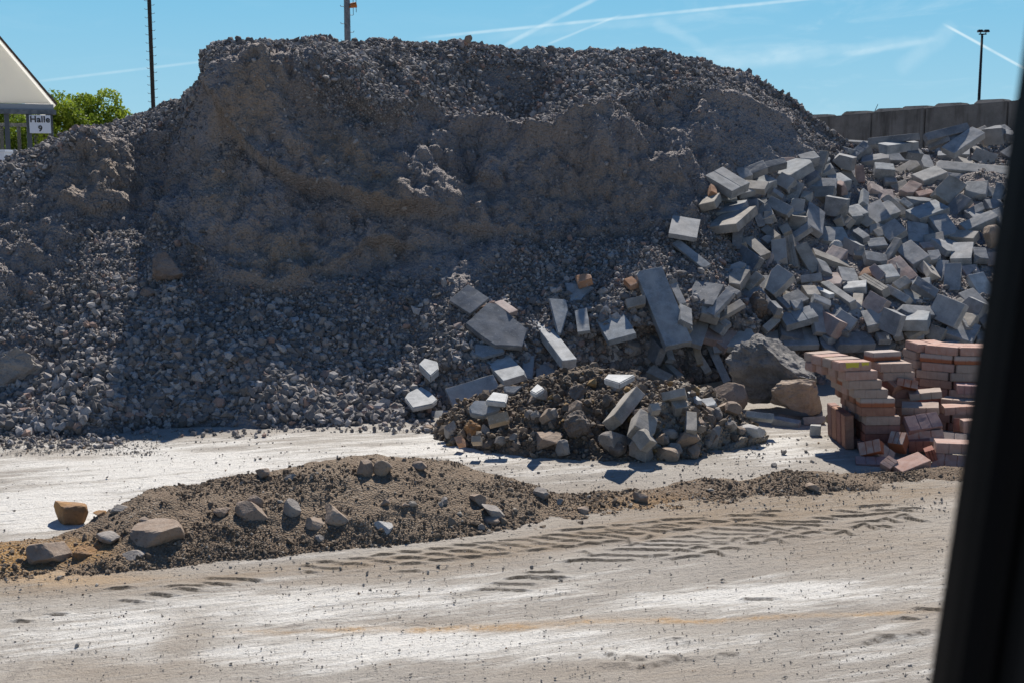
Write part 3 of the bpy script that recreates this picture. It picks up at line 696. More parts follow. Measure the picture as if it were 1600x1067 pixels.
# x,y x,y x,y [thickness in zoom px] [flags]; flags: colour g h(warm) d b l t o r p w(pale grey); faces u up, v leaning, f front; # scored; s slab; c kerb
Q = {
'1': """500,420 345,500 530,645 55 ws1
575,465 810,375 830,445 50 d
990,350 820,390 835,440 50 d
1080,330 850,465 1000,520 60 b
1110,330 1245,295 1275,355 60 g
1360,300 1300,290 1215,480 40 hv
1370,400 1240,470 1250,520 60 b
1070,540 980,470 910,555 60 g
1060,540 990,690 1080,725 40 gv
1420,530 1145,510 1115,600 45 g
1395,595 1200,590 1170,680 60 hv
1480,470 1355,495 1410,575 80 b
1540,435 1480,465 1530,610 40 hv
455,645 345,665 275,750 50 h
680,705 460,720 360,820 40 g
745,755 540,765 345,930 55 hs
640,860 565,865 465,935 40 h
300,865 85,825 20,990 30 gsu
850,560 650,530 600,600 40 h
700,560 570,590 620,660 40 b
910,545 865,540 840,690 40 hv
990,660 910,605 890,640 40 g
900,670 1045,770 985,840 50 b
1060,690 1160,710 1130,850 50 bv
1365,800 1230,712 1145,905 45 gs
1490,720 1345,680 1335,820 50 gv
800,820 740,835 765,935 35 gv
890,800 822,800 822,905 40 hv
1150,860 1040,835 1035,950 40 hv
870,910 810,945 870,1040 40 hu
855,985 800,1025 845,1070 40 g
1430,935 1290,915 1250,1040 50 b
1600,755 1510,765 1540,855 60 b
1535,870 1490,800 1440,860 40 h
830,700 620,660 640,700 30 d
650,940 580,920 545,1050 30 dv
430,590 385,570 375,640 40 o
1200,940 1180,900 1030,1000 40 g
760,700 620,720 600,780 40 d
950,930 1020,900 1040,960 40 h
1230,640 1160,630 1120,680 40 h""",
'2': """415,270 70,195 85,235 18 wf
165,265 60,250 115,290 45 lu
265,215 110,340 150,385 60 b#3
150,370 20,320 10,420 60 gv
690,165 330,185 335,240 40 dv
670,180 370,240 430,275 55 b
470,310 270,330 250,390 55 g
725,315 475,310 470,380 55 b
525,400 375,385 360,450 95 bu
690,355 545,440 560,515 40 h
740,265 600,260 620,320 50 d
840,330 740,310 740,440 50 g
1130,60 780,150 800,215 45 dv
960,180 810,235 820,275 40 dv
1080,150 975,170 985,210 40 d
1255,155 1190,90 930,260 45 gs
1380,125 1265,120 1300,240 60 dv
1520,150 1430,90 1370,120 50 d
1150,250 930,250 880,340 50 g
1365,335 1225,270 1170,360 40 hv
1310,270 1155,240 1165,300 40 h
1500,440 940,365 905,440 75 wc
890,410 675,490 740,560 60 w
1125,580 1010,485 835,645 45 hs
1300,550 1150,545 1095,660 45 g
1360,590 1295,590 1265,680 40 gv
1450,570 1390,560 1325,715 40 bv
265,420 200,425 200,560 50 rv
440,590 330,545 320,620 60 p
335,640 285,605 235,725 40 b
240,730 110,765 160,850 50 b
425,700 285,760 310,920 40 g
505,650 445,690 560,860 50 h
615,685 575,710 620,775 40 b
680,530 560,625 640,670 45 r
830,610 700,640 720,680 40 r
620,535 500,575 520,650 45 h
840,680 620,680 650,720 40 d
890,695 635,790 700,870 45 bs
1080,650 950,780 1010,840 40 d
1260,725 1110,795 1140,840 45 g
980,815 835,845 890,1010 45 bs
1335,790 1080,900 1110,960 45 ws
1200,975 1050,945 985,1005 45 h
820,905 660,880 620,1045 35 gs
540,860 410,945 460,1050 45 g
145,860 100,795 55,860 50 h
265,810 215,870 280,940 40 h
1450,755 1350,800 1400,930 45 b
1180,725 1090,740 1090,790 40 r
240,935 180,960 240,1030 40 g
410,935 345,960 380,1015 45 h
1420,700 1290,700 1300,780 45 d
60,600 20,560 30,640 50 r
540,520 440,520 440,560 40 g
1480,600 1440,640 1400,700 40 g
1460,960 1390,1010 1440,1080 40 g
1520,240 1420,300 1460,360 60 d""",
'3': """135,125 75,160 290,370 14 bs
650,40 570,30 550,200 40 dv
740,95 655,125 770,270 45 h
760,290 660,180 590,300 40 d
1000,125 895,135 890,320 55 gv
1070,90 1010,110 1020,370 50 hv#2
1190,150 1095,190 1195,410 60 hv
650,300 500,360 520,410 45 b
700,385 590,365 490,485 50 h
805,440 755,392 645,505 35 h
895,240 850,240 785,370 35 pv
1045,430 945,335 790,490 60 w
800,515 725,560 790,700 50 g
1525,305 1240,205 1240,260 40 h
1585,185 1510,105 1475,200 45 g
1290,410 1130,430 1135,490 40 gv
1370,320 1280,280 1290,390 45 d
1300,520 1250,530 1340,590 30 lu
1390,460 1340,485 1480,660 60 wu
1260,510 1150,510 1170,590 40 h
1385,635 1250,580 1235,630 50 b
1120,545 935,620 1000,700 40 d
1140,625 1045,640 1060,705 40 g
1215,680 965,750 1000,840 50 b#2
1325,670 1225,660 1235,890 40 gv
1600,800 1480,715 1395,800 60 w
480,510 275,475 165,640 30 ds
570,580 510,548 335,725 30 gs
620,628 420,745 450,790 30 h
225,715 110,665 90,830 30 h
390,785 240,738 130,960 35 gs
500,830 430,775 370,860 45 g
435,882 368,892 400,1067 25 bv
765,880 610,865 485,1010 45 w
965,875 780,925 830,1020 45 g
1245,862 970,872 980,1010 40 bs
920,760 805,850 850,895 40 w
975,700 910,690 910,740 40 h
640,1010 530,1045 560,1080 40 g
1385,880 1290,905 1340,950 50 b
1600,905 1410,905 1430,1000 60 d
95,462 35,480 100,670 30 hv
760,340 700,340 690,390 40 d
620,560 540,510 500,540 40 d
1420,980 1300,940 1290,1020 50 d
880,640 860,700 900,760 40 d
1460,750 1340,760 1350,800 40 d""",
'4': """290,468 125,480 90,540 45 lu
315,405 260,440 370,560 60 hu#2
620,605 490,500 450,550 55 w
620,430 510,490 550,545 45 h
700,520 595,515 640,665 30 bv
895,545 735,435 680,500 50 d
980,310 910,300 815,465 45 gs
1085,330 975,330 920,550 40 gsv
1200,150 1060,150 965,290 50 gs
1290,405 1165,430 1225,630 50 lv
1215,335 1095,350 1120,450 45 p
1060,680 920,585 830,760 45 ws
830,720 640,720 550,800 70 bu
770,820 610,905 630,950 50 h
760,890 670,900 670,960 50 gv
935,880 850,840 790,940 40 h
1240,850 1060,770 935,900 50 gs
1220,670 1130,590 1090,700 50 g
1310,670 1200,730 1230,830 50 b
430,690 270,730 280,850 55 w
540,770 450,700 410,860 45 g
690,130 555,200 640,340 55 g
880,140 740,155 750,205 35 p
900,215 812,222 815,300 50 g
1035,130 860,122 920,230 40 g
1300,200 1200,190 1180,280 45 d
1390,230 1300,240 1300,345 45 pv
440,110 290,125 300,195 50 b
580,125 535,110 395,310 50 h
280,200 200,190 180,260 40 h
370,330 305,380 370,470 45 r
520,330 400,345 430,450 45 b
305,360 225,390 230,440 45 o
210,370 70,350 70,470 45 g
430,640 340,560 265,680 50 p
285,580 210,575 140,700 40 h
840,690 560,670 580,740 50 d
770,310 720,370 760,430 40 h
880,350 785,305 795,410 40 h
570,850 510,870 510,950 45 gv
320,890 20,905 40,1010 60 d
930,915 800,965 960,1000 40 b
640,300 535,270 530,370 45 d
700,345 620,350 620,410 40 h
1180,800 1100,780 1100,860 45 d
480,900 380,900 390,960 40 g
1290,900 1210,880 1200,960 45 g
1090,610 1030,640 1080,700 40 h
460,250 290,220 280,300 45 d""",
'5': """450,350 270,235 115,370 14 ds
910,482 790,495 1045,865 60 lcu
560,360 490,385 620,480 30 p
590,803 395,860 570,1030 45 lsu
1290,130 1165,165 1180,225 55 o
1270,430 1165,445 1180,635 25 b""",
'6': """745,180 520,225 720,860 60 bcv
400,565 165,625 260,810 40 b
840,303 780,320 850,515 40 g
575,430 410,470 430,545 50 hv
980,545 880,500 860,640 40 g
800,850 735,840 760,960 40 bv
690,870 600,740 545,880 50 d
1360,850 1268,905 1300,970 45 w
1170,560 1120,600 1240,700 40 g
470,270 400,300 450,360 40 o""",
'7': """800,240 405,355 480,500 25 wvs
920,545 750,590 770,660 70 tv
540,750 480,765 485,820 60 ov
700,745 620,750 620,800 60 tv
430,540 285,540 300,600 20 g""",
'8': """820,65 765,75 930,250 60 wu
1120,12 1065,45 1180,235 50 gv
1140,0 1085,14 1110,160 40 hv
1265,-30 1205,-5 1320,310 25 bv
630,330 405,560 480,640 120 w
1010,345 820,390 830,455 90 wv
1060,370 1020,370 1110,450 30 lu
1350,290 1030,340 1060,385 40 wu
910,240 760,165 695,215 50 wv
810,610 650,520 590,660 110 g
1130,555 1040,545 1010,690 90 g
720,780 650,680 570,770 80 hv
800,470 720,480 740,540 60 wv
1020,440 900,460 930,520 60 g
1250,430 1150,445 1180,500 20 lu""",
'9': """480,670 250,645 245,695 60 bv
700,690 520,670 520,725 60 hv
905,690 720,700 725,760 60 hv
670,752 467,712 465,775 60 wf
862,775 780,770 778,852 55 wf
815,640 760,700 900,690 50 h
980,680 920,680 925,740 50 tv
510,75 445,70 450,100 20 lu""",
}
rr = random.Random(5)
NAMES = {}
CW = {'g': 'grey', 'h': 'warm grey', 'd': 'dark grey', 'b': 'bluish grey', 'l': 'whitish', 't': 'tan', 'o': 'orange brown', 'r': 'reddish', 'p': 'pinkish', 'w': 'pale grey'}
CM = {'g': 'g', 'h': 'g3', 'd': 'd', 'b': 'b', 'l': 'l', 't': 't', 'o': 'o', 'r': 'r', 'p': 'p', 'w': 'g2'}
for key, body in Q.items():
    ox, oy = ORG[key]
    for ln_ in body.strip().split('\n'):
        f = ln_.split(); pts = [tuple(float(q) for q in s.split(',')) for s in f[:3]]
        A, B, C = [(ox+x/SC, oy+y/SC) for x, y in pts]; thp = float(f[3]); fl = f[4]
        cx, cy = (A[0]+C[0])/2, (A[1]+C[1])/2
        p, nn, dist = hit2(cx, cy)
        r = ray(cx, cy).normalized(); s = dist/F
        th = min(max(thp/SC*s*1.35, .035), .22)
        lift = th*.9 + rr.uniform(.0, .07)
        if 's' in fl: lift = th+.05
        if 'v' in fl and key in '578': lift = th+.14
        c = p - r*(lift/max(.45, abs(nn.dot(r))))
        if dist < 12.2 and key in '789':
            # stand on the yard floor where the block is low
            pass
        if key == '9' and 'l' not in fl:
            low_ = max((A, B, C), key=lambda q: q[1]); g_ = hit2(low_[0], low_[1]+1)[0]; c = P(cx, cy, g_.y-.01)
        if key in '1234': A, B, C = [(cx+(q[0]-cx)*1.07, cy+(q[1]-cy)*1.07) for q in (A, B, C)]
        colr = next((q for q in fl if q in CW), 'g')
        nm_ = 'kerb_stone' if 'c' in fl else ('paving_slab' if 's' in fl and 'c' not in fl else 'concrete_block')
        if colr == 'o': nm_ = 'clay_brick'
        if key == '8' and colr in 'gwh': colr = rr.choice('hht')
        score = int(fl[fl.index('#')+1]) if '#' in fl else (1 if '1' in fl else 0)
        o, a, b = place_block(A, B, C, c, hint_for(fl, c, rr), th, BM[CM[colr]], rr, nm_, score=score, chips=(0 if score else None))
        ITEMS.append([o, cx, cy, CW[colr], nm_, a*b])
# fallen blocks lying deeper in the heap, seen in the gaps
poly = [(1110, 275), (1200, 235), (1300, 222), (1420, 228), (1560, 200), (1590, 200), (1590, 540), (1400, 545), (1180, 545), (1120, 560), (1090, 470), (1140, 420), (1140, 350), (1105, 300)]
def inpoly(x, y):
    r = False; j = len(poly)-1
    for i in range(len(poly)):
        a, b = poly[i], poly[j]
        if (a[1] > y) != (b[1] > y) and x < (b[0]-a[0])*(y-a[1])/(b[1]-a[1])+a[0]: r = not r
        j = i
    return r
cnt = 0; pts_ = []
while cnt < 62:
    x, y = rr.uniform(1080, 1600), rr.uniform(195, 560)
    if not inpoly(x, y) or any((x-a)**2+((y-b)*1.2)**2 < 26**2 for a, b in pts_): continue
    pts_.append((x, y)); cnt += 1
    sc_ = .55+.75*(y-200)/350
    a_, b_ = rr.uniform(32, 50)*sc_, rr.uniform(24, 38)*sc_; t0 = rr.uniform(0, math.pi); t1 = t0+rr.uniform(1.1, 1.9)
    B = (x, y); A = (x+a_*math.cos(t0), y+a_*math.sin(t0)*.8); C = (x+b_*math.cos(t1), y+b_*math.sin(t1)*.8)
    p, nn, dist = hit(x, y); r = ray(x, y).normalized()
    colr = rr.choice('gghhdbbdwrp')
    c = p + nn*rr.uniform(.01, .06)
    o, a, b = place_block(A, B, C, c, hint_for('', c, rr), rr.uniform(.08, .13), BM[CM[colr]], rr, 'concrete_block')
    ITEMS.append([o, x, y, 'half buried '+CW[colr], 'concrete_block', a*b])

# irregular slabs: a traced outline laid on its own tilted plane, with thickness
def poly_slab(key, pts, th, colr, name, tilt=None, lift=.02):
    ox, oy = ORG[key]; pp = [(ox+x/SC, oy+y/SC) for x, y in pts]
    cx, cy = sum(q[0] for q in pp)/len(pp), sum(q[1] for q in pp)/len(pp)
    p, nn, dist = hit2(cx, cy); nr = (tilt if tilt else (nn*.6+UPV*.5)).normalized()
    p = p + nr*(lift+th*.6+.05)
    W = []
    for q in pp:
        r = ray(*q); k = (p-ORI).dot(nr)/r.dot(nr); W.append(ORI+r*k)
    c = sum(W, Vector())/len(W)
    x = nr.orthogonal().normalized(); y = nr.cross(x)
    bm = bmesh.new(); L2 = [Vector(((w_-c).dot(x), (w_-c).dot(y))) for w_ in W]
    top = [bm.verts.new((q.x, q.y, 0)) for q in L2]; bot = [bm.verts.new((q.x*.97, q.y*.97, -th)) for q in L2]
    f = bm.faces.new(top); bm.faces.new(bot[::-1]); n = len(top)
    for i in range(n): bm.faces.new((top[i], top[(i+1) % n], bot[(i+1) % n], bot[i]))
    bmesh.ops.recalc_face_normals(bm, faces=bm.faces)
    bmesh.ops.bevel(bm, geom=[e for e in bm.edges], offset=min(.008, th*.2), segments=2, affect='EDGES', clamp_overlap=True)
    bmesh.ops.triangulate(bm, faces=bm.faces)
    me = bpy.data.meshes.new(name); bm.to_mesh(me); bm.free()
    o = link(name, me, None, BM[colr]); Mx = Matrix((x, y, nr)).transposed().to_4x4(); Mx.translation = c; o.matrix_world = Mx
    return o
lean = Vector((.05, -.62, .78))
def PS(*a, label, cat='paving slab', **k):
    o = poly_slab(*a, **k); tag(o, label, cat); return o
PS('5', [(440,385),(520,400),(770,610),(730,755),(590,745),(500,745),(380,665),(250,560),(300,520)], .07, 'd', 'stone_slab', tilt=lean, label='big dark many-sided stone slab lying on the gravel slope')
PS('5', [(945,350),(1090,360),(1110,450),(1050,650),(1020,640)], .05, 'b', 'stone_slab', tilt=lean, label='bluish wedge-shaped slab pointing down, right of the white kerb')
PS('5', [(1080,220),(1180,230),(1330,260),(1250,330),(1200,400),(1120,370)], .04, 'b', 'stone_slab', tilt=lean, lift=-.02, label='thin bluish slab half buried in gravel below the orange brick')
PS('5', [(330,730),(560,750),(580,800),(390,850),(330,820)], .04, 'b', 'stone_slab', tilt=lean, lift=-.02, label='bluish slab half buried beneath the big dark slab')
PS('7', [(65,430),(90,390),(200,335),(280,380),(340,445),(300,480),(130,515)], .05, 'l', 'stone_slab', tilt=Vector((0, -.25, .97)), label='sunlit whitish slab with a broken edge, leftmost on the gravel foot')
PS('7', [(180,150),(230,100),(340,130),(350,190),(280,250)], .08, 'l', 'stone_slab', tilt=Vector((0, -.3, .95)), label='small whitish slab fragment above the broken sunlit slab')
PS('7', [(600,510),(650,450),(870,455),(860,530),(720,580),(620,560)], .06, 'b', 'stone_slab', tilt=Vector((0.1, -.6, .8)), lift=.05, label='rounded light blue slab behind the tan block at the soil heap')
PS('7', [(740,450),(800,380),(930,400),(910,470)], .05, 'l', 'stone_slab', tilt=Vector((0, -.15, .98)), lift=.03, label='bright white slab lying flat behind the rounded blue slab')
PS('7', [(890,330),(1060,330),(980,395),(900,385)], .05, 'b', 'stone_slab', tilt=lean, label='bluish slab wedge right of the long leaning slab')
PS('7', [(1110,370),(1170,310),(1230,350),(1160,395)], .04, 'l', 'stone_slab', tilt=UPV, label='small bright slab corner at the top of the soil heap')
PS('7', [(1160,150),(1240,150),(1340,210),(1330,300),(1250,340),(1160,310)], .05, 'b', 'stone_slab', tilt=lean, label='bluish grey slab propped behind the soil heap')
PS('7', [(1040,80),(1150,80),(1130,280),(1050,270)], .05, 'b', 'stone_slab', tilt=lean, lift=-.02, label='narrow bluish slab half buried beside the sunlit square slab')
PS('8', [(340,270),(370,235),(600,240),(470,310)], .05, 'l', 'stone_slab', tilt=UPV, lift=.06, label='bright slab lying flat on top of the soil heap')
PS('8', [(1265,350),(1330,335),(1385,345),(1350,400),(1280,400)], .05, 'l', 'stone_slab', tilt=UPV, lift=.1, label='bright slab corner on the dark chunk left of the boulder')

# ------------------------------------------------------------------ rocks and boulders
def rock_mesh(a, b, c, seed, sub=3, cuts=7, amp=.16, blocky=0.0, fineamp=.03, ecuts=2):
    bm = bmesh.new(); bmesh.ops.create_icosphere(bm, subdivisions=sub, radius=1)
    V = np.array([v.co[:] for v in bm.verts]); Fc = np.array([[v.index for v in f.verts] for f in bm.faces]); bm.free()
    if blocky: V = np.sign(V)*np.abs(V)**(1-.45*blocky)*(1-.1*blocky)
    r2 = np.random.default_rng(seed)
    V = V*(1+amp*fbm(V+seed*3.1, 1.1, 3, seed))[:, None]
    for _ in range(max(1, cuts+ecuts)):
        n = r2.normal(size=3); n /= np.linalg.norm(n); d = r2.uniform(.42, .80); q = V@n-d
        V = V-np.maximum(q, 0)[:, None]*n*.97
    V = V/np.abs(V).max(0)
    V = V*(1+fineamp*1.6*fbm(V+seed, 3.5, 4, seed+5, .6))[:, None]
    V = V*np.array([a, b, c]); return np_mesh('rock', V, Fc, False)
def rock(px, py, wpx, hpx, mat, seed, name='rock', Y=None, sub=4, rot=0., cuts=7, amp=.16, blocky=0., dep=.85, sink=.12, fineamp=.03, roll=0.):
    """px, py = centre of the visible outline; wpx, hpx its size"""
    if Y is None:
        p, nn, dist = hit2(px, py+hpx*.38)
    else:
        p = P(px, py+hpx*.4, Y); dist = (p-ORI).length
    s = dist/F; W, H = wpx*s, hpx*s
    me = rock_mesh(W/2*1.08, W/2*dep, H/2*1.1, seed, sub, cuts, amp, blocky, fineamp)
    o = link(name, me, None, mat)
    r = ray(px, py).normalized(); c = ORI + r*(dist) 
    c = c + Vector((0, W*(.33 if py > 730 else .05), 0)) if Y is None else c
    c.z = P(px, py, c.y).z
    o.location = c; o.rotation_euler = (0, roll, rot); return o
RK = [ # px,py,w,h,mat,seed,cat,label, kw
 (103,805,56,42,'o',1,'ochre rock standing behind the windrow at the far left',dict(blocky=.3)),
 (74,868,74,46,'n',2,'large brown boulder half in the soil at the left end of the windrow',dict(roll=.35)),
 (128,866,34,22,'o',3,'small ochre clay lump between the two large left boulders',dict(cuts=3,fineamp=.12)),
 (225,842,94,54,'n',4,'largest tan wedge-shaped boulder on the left of the windrow',dict(blocky=.5,cuts=8,roll=.15)),
 (166,843,40,22,'g',5,'low brown rock tucked against the wedge-shaped boulder',{}),
 (182,795,26,17,'g',6,'small grey rock right of the ochre rock',{}),
 (205,870,44,18,'g',7,'flat grey rock in the shade of the wedge-shaped boulder',{}),
 (225,815,22,14,'n',8,'small brown rock above the wedge-shaped boulder',{}),
 (154,803,20,10,'o',9,'tiny ochre rock just right of the ochre rock',{}),
 (409,741,30,20,'n',10,'pinkish brown rock on the windrow crest above the double rock',{}),
 (452,745,18,14,'g',11,'small rock on the crest right of the pinkish brown rock',{}),
 (345,801,26,17,'n',12,'small ochre-flecked rock left of the double rock',{}),
 (396,803,64,38,'n',13,'large double-humped brown rock sunk in the windrow',dict(roll=.35,cuts=4)),
 (399,784,30,22,'n',113,'knob of brown rock on top of the double-humped rock',dict(cuts=3)),
 (457,796,29,32,'g',14,'rounded grey rock right of the double-humped rock',dict(cuts=5)),
 (519,806,56,36,'t',15,'smooth tan rock like a turtle shell on the windrow',dict(roll=.25,cuts=4)),
 (492,818,48,18,'t',16,'flat tan rock ledge under the turtle-shell rock',dict(roll=.35)),
 (499,842,17,13,'g',17,'little round rock below the turtle-shell rock',{}),
 (600,825,34,21,'w',18,'pale flat-topped rock at the foot of the windrow',dict(blocky=.3)),
 (567,733,28,30,'n',19,'left one of the two upright rocks on the windrow crest',dict(cuts=8)),
 (598,735,28,32,'t',20,'right one of the two upright rocks on the windrow crest',dict(cuts=8)),
 (601,786,14,14,'n',21,'small rock beneath the two upright rocks',{}),
 (655,727,24,15,'n',22,'flat grey brown rock on the crest right of the upright rocks',{}),
 (747,782,28,22,'n',23,'brown rock at the upper left of the pale ridge rock',dict(roll=.5)),
 (772,800,46,30,'g',24,'pale ridge-shaped rock on the right part of the windrow',dict(roll=.5,cuts=9)),
 (772,814,38,16,'n',25,'flat brown rock under the pale ridge-shaped rock',{}),
 (754,824,15,12,'g',26,'round pebble left of the ridge-shaped rock foot',{}),
 (845,772,26,22,'g',27,'smooth grey rock where the windrow thins out',dict(roll=.4)),
 (875,784,12,10,'g',127,'small stone right of the smooth grey rock',{}),
 (909,796,21,15,'n',28,'dark brown cube-like rock with black shade under it',dict(blocky=.6)),
 (1001,777,25,22,'n',29,'pyramid-shaped brown rock on the thin part of the windrow',dict(cuts=9)),
 (1271,762,20,14,'t',30,'tan cube-like rock left of the pink brick pile',dict(blocky=.5)),
 (632,790,16,12,'n',31,'small brown stone right of the upright rocks',{}),
 (694,783,15,13,'g',32,'round grey stone left of the brown slanted rock',{}),
 (1010,654,1,1,'g',33,None,{}),
 # soil heap
 (1212,582,128,100,'d',40,'huge dark rough concrete boulder left of the brick stack',dict(sub=5,fineamp=.13,amp=.16,cuts=3,blocky=.6,Y=11.3)),
 (1248,620,88,54,'t',47,'brown sandstone boulder under the huge dark boulder',dict(sub=5,fineamp=.07,cuts=9,amp=.25,Y=10.95,blocky=.6)),
 (1139,619,52,44,'n',42,'dusty brown block-shaped rock left of the huge dark boulder',dict(blocky=.7,Y=10.95)),
 (1142,640,34,24,'n',43,'rounded brown rock on the right end of the soil heap',dict()),
 (1115,682,28,38,'g',44,'upright faceted grey rock at the right foot of the soil heap',dict(blocky=.4)),
 (1069,688,46,30,'n',45,'wedge-shaped brown rock at the foot of the soil heap',dict(cuts=9)),
 (1042,710,40,23,'t',46,'low tan block-shaped rock at the very foot of the soil heap',dict(blocky=.7)),
 (1004,704,42,42,'g',47,'grey notched chunk at the foot of the soil heap',dict(blocky=.5)),
 (957,691,42,38,'g',48,'rounded grey brown rock left of the notched chunk',dict(cuts=6)),
 (1032,688,28,24,'n',49,'small pointed rock between chunk and wedge',dict(cuts=9)),
 (903,664,46,42,'k',50,'big earthy clod on the left flank of the soil heap',dict(fineamp=.12,cuts=3)),
 (880,702,24,30,'g',51,'upright stone in front of the big earthy clod',dict()),
 (852,686,56,24,'n',52,'flat light brown slab rock left of the upright stone',dict(roll=-.2,cuts=9)),
 (898,638,30,26,'n',53,'brown stone above the big earthy clod',dict()),
 (858,652,30,28,'t',54,'yellowish brown stone on the left flank of the soil heap',dict()),
 (906,613,32,26,'k',55,'dark clod near the top left of the soil heap',dict(fineamp=.12)),
 (1045,678,30,20,'g',56,'shaded grey stone behind the wedge-shaped rock',dict()),
 (783,688,22,16,'g',57,'small grey stone at the left foot of the soil heap',{}),
 (805,693,18,16,'k',58,'dark stone at the left foot of the soil heap',{}),
 (705,671,21,27,'g',59,'upright grey brown stone standing alone left of the soil heap',dict(blocky=.5)),
 (740,668,30,28,'o',60,'crumbly yellow clay lump at the left end of the soil heap',dict(fineamp=.18,cuts=2,sub=4)),
 (757,674,16,22,'g',61,'blue grey stone wedged right of the yellow clay lump',dict(blocky=.4)),
 (668,668,15,12,'n',62,'small brown stone left of the upright stone',{}),
 (1178,672,44,18,'w',63,'white curved stone on the yard between heap and bricks',dict(blocky=.2,cuts=3)),
 (1182,662,32,18,'b',64,None,{}),
 (1181,477,38,40,'k',65,'earthy lump with dry roots resting on the paving blocks',dict(fineamp=.22,sub=4,cuts=2)),
 (1307,388,20,22,'w',66,'egg-shaped pale stone among the paving blocks',dict(cuts=1,amp=.05)),
 (1549,372,36,36,'t',67,'rounded tan boulder at the right side of the block heap',dict(cuts=4)),
 (258,418,56,44,'e',68,'brown earth lump on the shaded gravel slope',dict(fineamp=.10,sub=4)),
 (232,456,24,18,'e',69,'small tan stone below the brown earth lump',{}),
 (22,575,96,62,'g',70,'big crumbly concrete lump at the left foot of the mound',dict(fineamp=.14,sub=5,cuts=5)),
 (896,407,14,12,'p',71,'small pink brick fragment on the gravel slope',{}),
 (958,548,22,32,'w',72,'pointed sunlit stone below the tilted square block',dict(cuts=9)),
 (942,540,24,30,'n',73,'brown rounded stone left of the pointed sunlit stone',{}),
 (985,545,30,26,'g',74,'grey stone with one sunlit edge below the leaning kerb',dict(cuts=9)),
 (1116,583,24,18,'g',75,'small round stone among planks left of the boulder',{}),
 (1210,727,10,8,'g',76,'dark pebble on the yard below the white curved stone',{}),
 (1224,706,10,10,'g',77,'lone dark pebble beside the small standing block',{}),
]
MATS = dict(RM); MATS['p'] = BM['r']; MATS['b'] = RM['w']
for (x, y, w_, h_, mk, sd_, lab, kw) in RK:
    if lab is None: continue
    nm_ = 'boulder' if w_ > 70 else ('earth_clod' if mk in 'k' or 'clay lump' in lab else 'rock')
    if x in (1212,): sink = 0
    o = rock(x, y, w_, h_, MATS[mk], sd_, nm_, **kw)
    o.rotation_euler.z = (sd_*1.7) % 1.2-.6
    tag(o, lab, nm_.replace('_', ' '), 'rocks strewn over the soil and rubble')
r9 = random.Random(77); nth = 0
for (x0, y0, x1, y1, n9, smin, smax) in ((820, 610, 900, 690, 7, 12, 24), (900, 600, 1000, 640, 7, 12, 22), (930, 640, 1130, 705, 20, 16, 34), (1090, 625, 1160, 690, 9, 14, 28), (760, 640, 820, 705, 8, 8, 16)):
    for _ in range(n9):
        nth += 1; s9 = r9.uniform(smin, smax); mk = r9.choice('ggnktg')
        o = rock(r9.uniform(x0, x1), r9.uniform(y0, y1), s9, s9*r9.uniform(.7, 1), MATS[mk], 300+nth, 'rubble_stone', blocky=r9.uniform(0, .6), sub=3)
        o.rotation_euler = (r9.uniform(-.5, .5), r9.uniform(-.5, .5), r9.uniform(0, 3))
        tag(o, 'small angular stone half buried in the dark soil heap', 'stone', 'small stones half buried in the soil heap')
o = rock(733, 62, 13, 12, RM['n'], 90, 'rock', Y=15.9); tag(o, 'brown stone standing on the very top of the mound', 'rock', 'rocks strewn over the soil and rubble')
# ------------------------------------------------------------------ brick stacks
def mat_brick(name, c, c2, low=None):
    m, nt, b = newmat(name, .85)
    v = N(nt, 'ShaderNodeTexCoord').outputs['Object']; oi = N(nt, 'ShaderNodeObjectInfo').outputs['Random']
    n1 = tex(nt, 16, 5, .65, v); n2 = tex(nt, 120, 3, .6, v)
    base = MIX(nt, MR(nt, n1, .35, .65), c, c2)
    base = MIX(nt, MR(nt, oi, 0, 1, 0, .35, False), base, (.34, .30, .27))
    base = MIX(nt, MR(nt, n2, .55, .7, 0, .4), base, tuple(q*.5 for q in c))
    if low:
        sz = N(nt, 'ShaderNodeSeparateXYZ', i={0: v}).outputs['Z']
        k = MR(nt, M(nt, 'ADD', sz, M(nt, 'MULTIPLY', n1, .02)), -.002, .018, 1, 0)
        base = MIX(nt, k, base, low)
    L(nt, base, b.inputs['Base Color']); bump(nt, b, M(nt, 'ADD', n1, M(nt, 'MULTIPLY', n2, .6)), .5, .004); return m
KB = {
 'g': mat_brick('sandy_grey_brick', (.35, .255, .205), (.40, .305, .25)),
 'p': mat_brick('pink_grey_brick', (.41, .235, .18), (.45, .30, .25)),
 'o': mat_brick('orange_red_brick', (.27, .125, .08), (.34, .17, .11)),
 'r': mat_brick('dark_red_brick', (.20, .07, .05), (.27, .11, .08)),
 'u': mat_brick('purple_red_brick', (.26, .15, .15), (.31, .2, .19)),
 'h': mat_brick('half_red_brick', (.40, .33, .30), (.43, .36, .32), (.33, .12, .06)),
}
m_yel, nty, by = newmat('yellow_spray_paint', .6); by.inputs['Base Color'].default_value = (.55, .47, .06, 1)
BL, BW, BH = .275, .135, .071
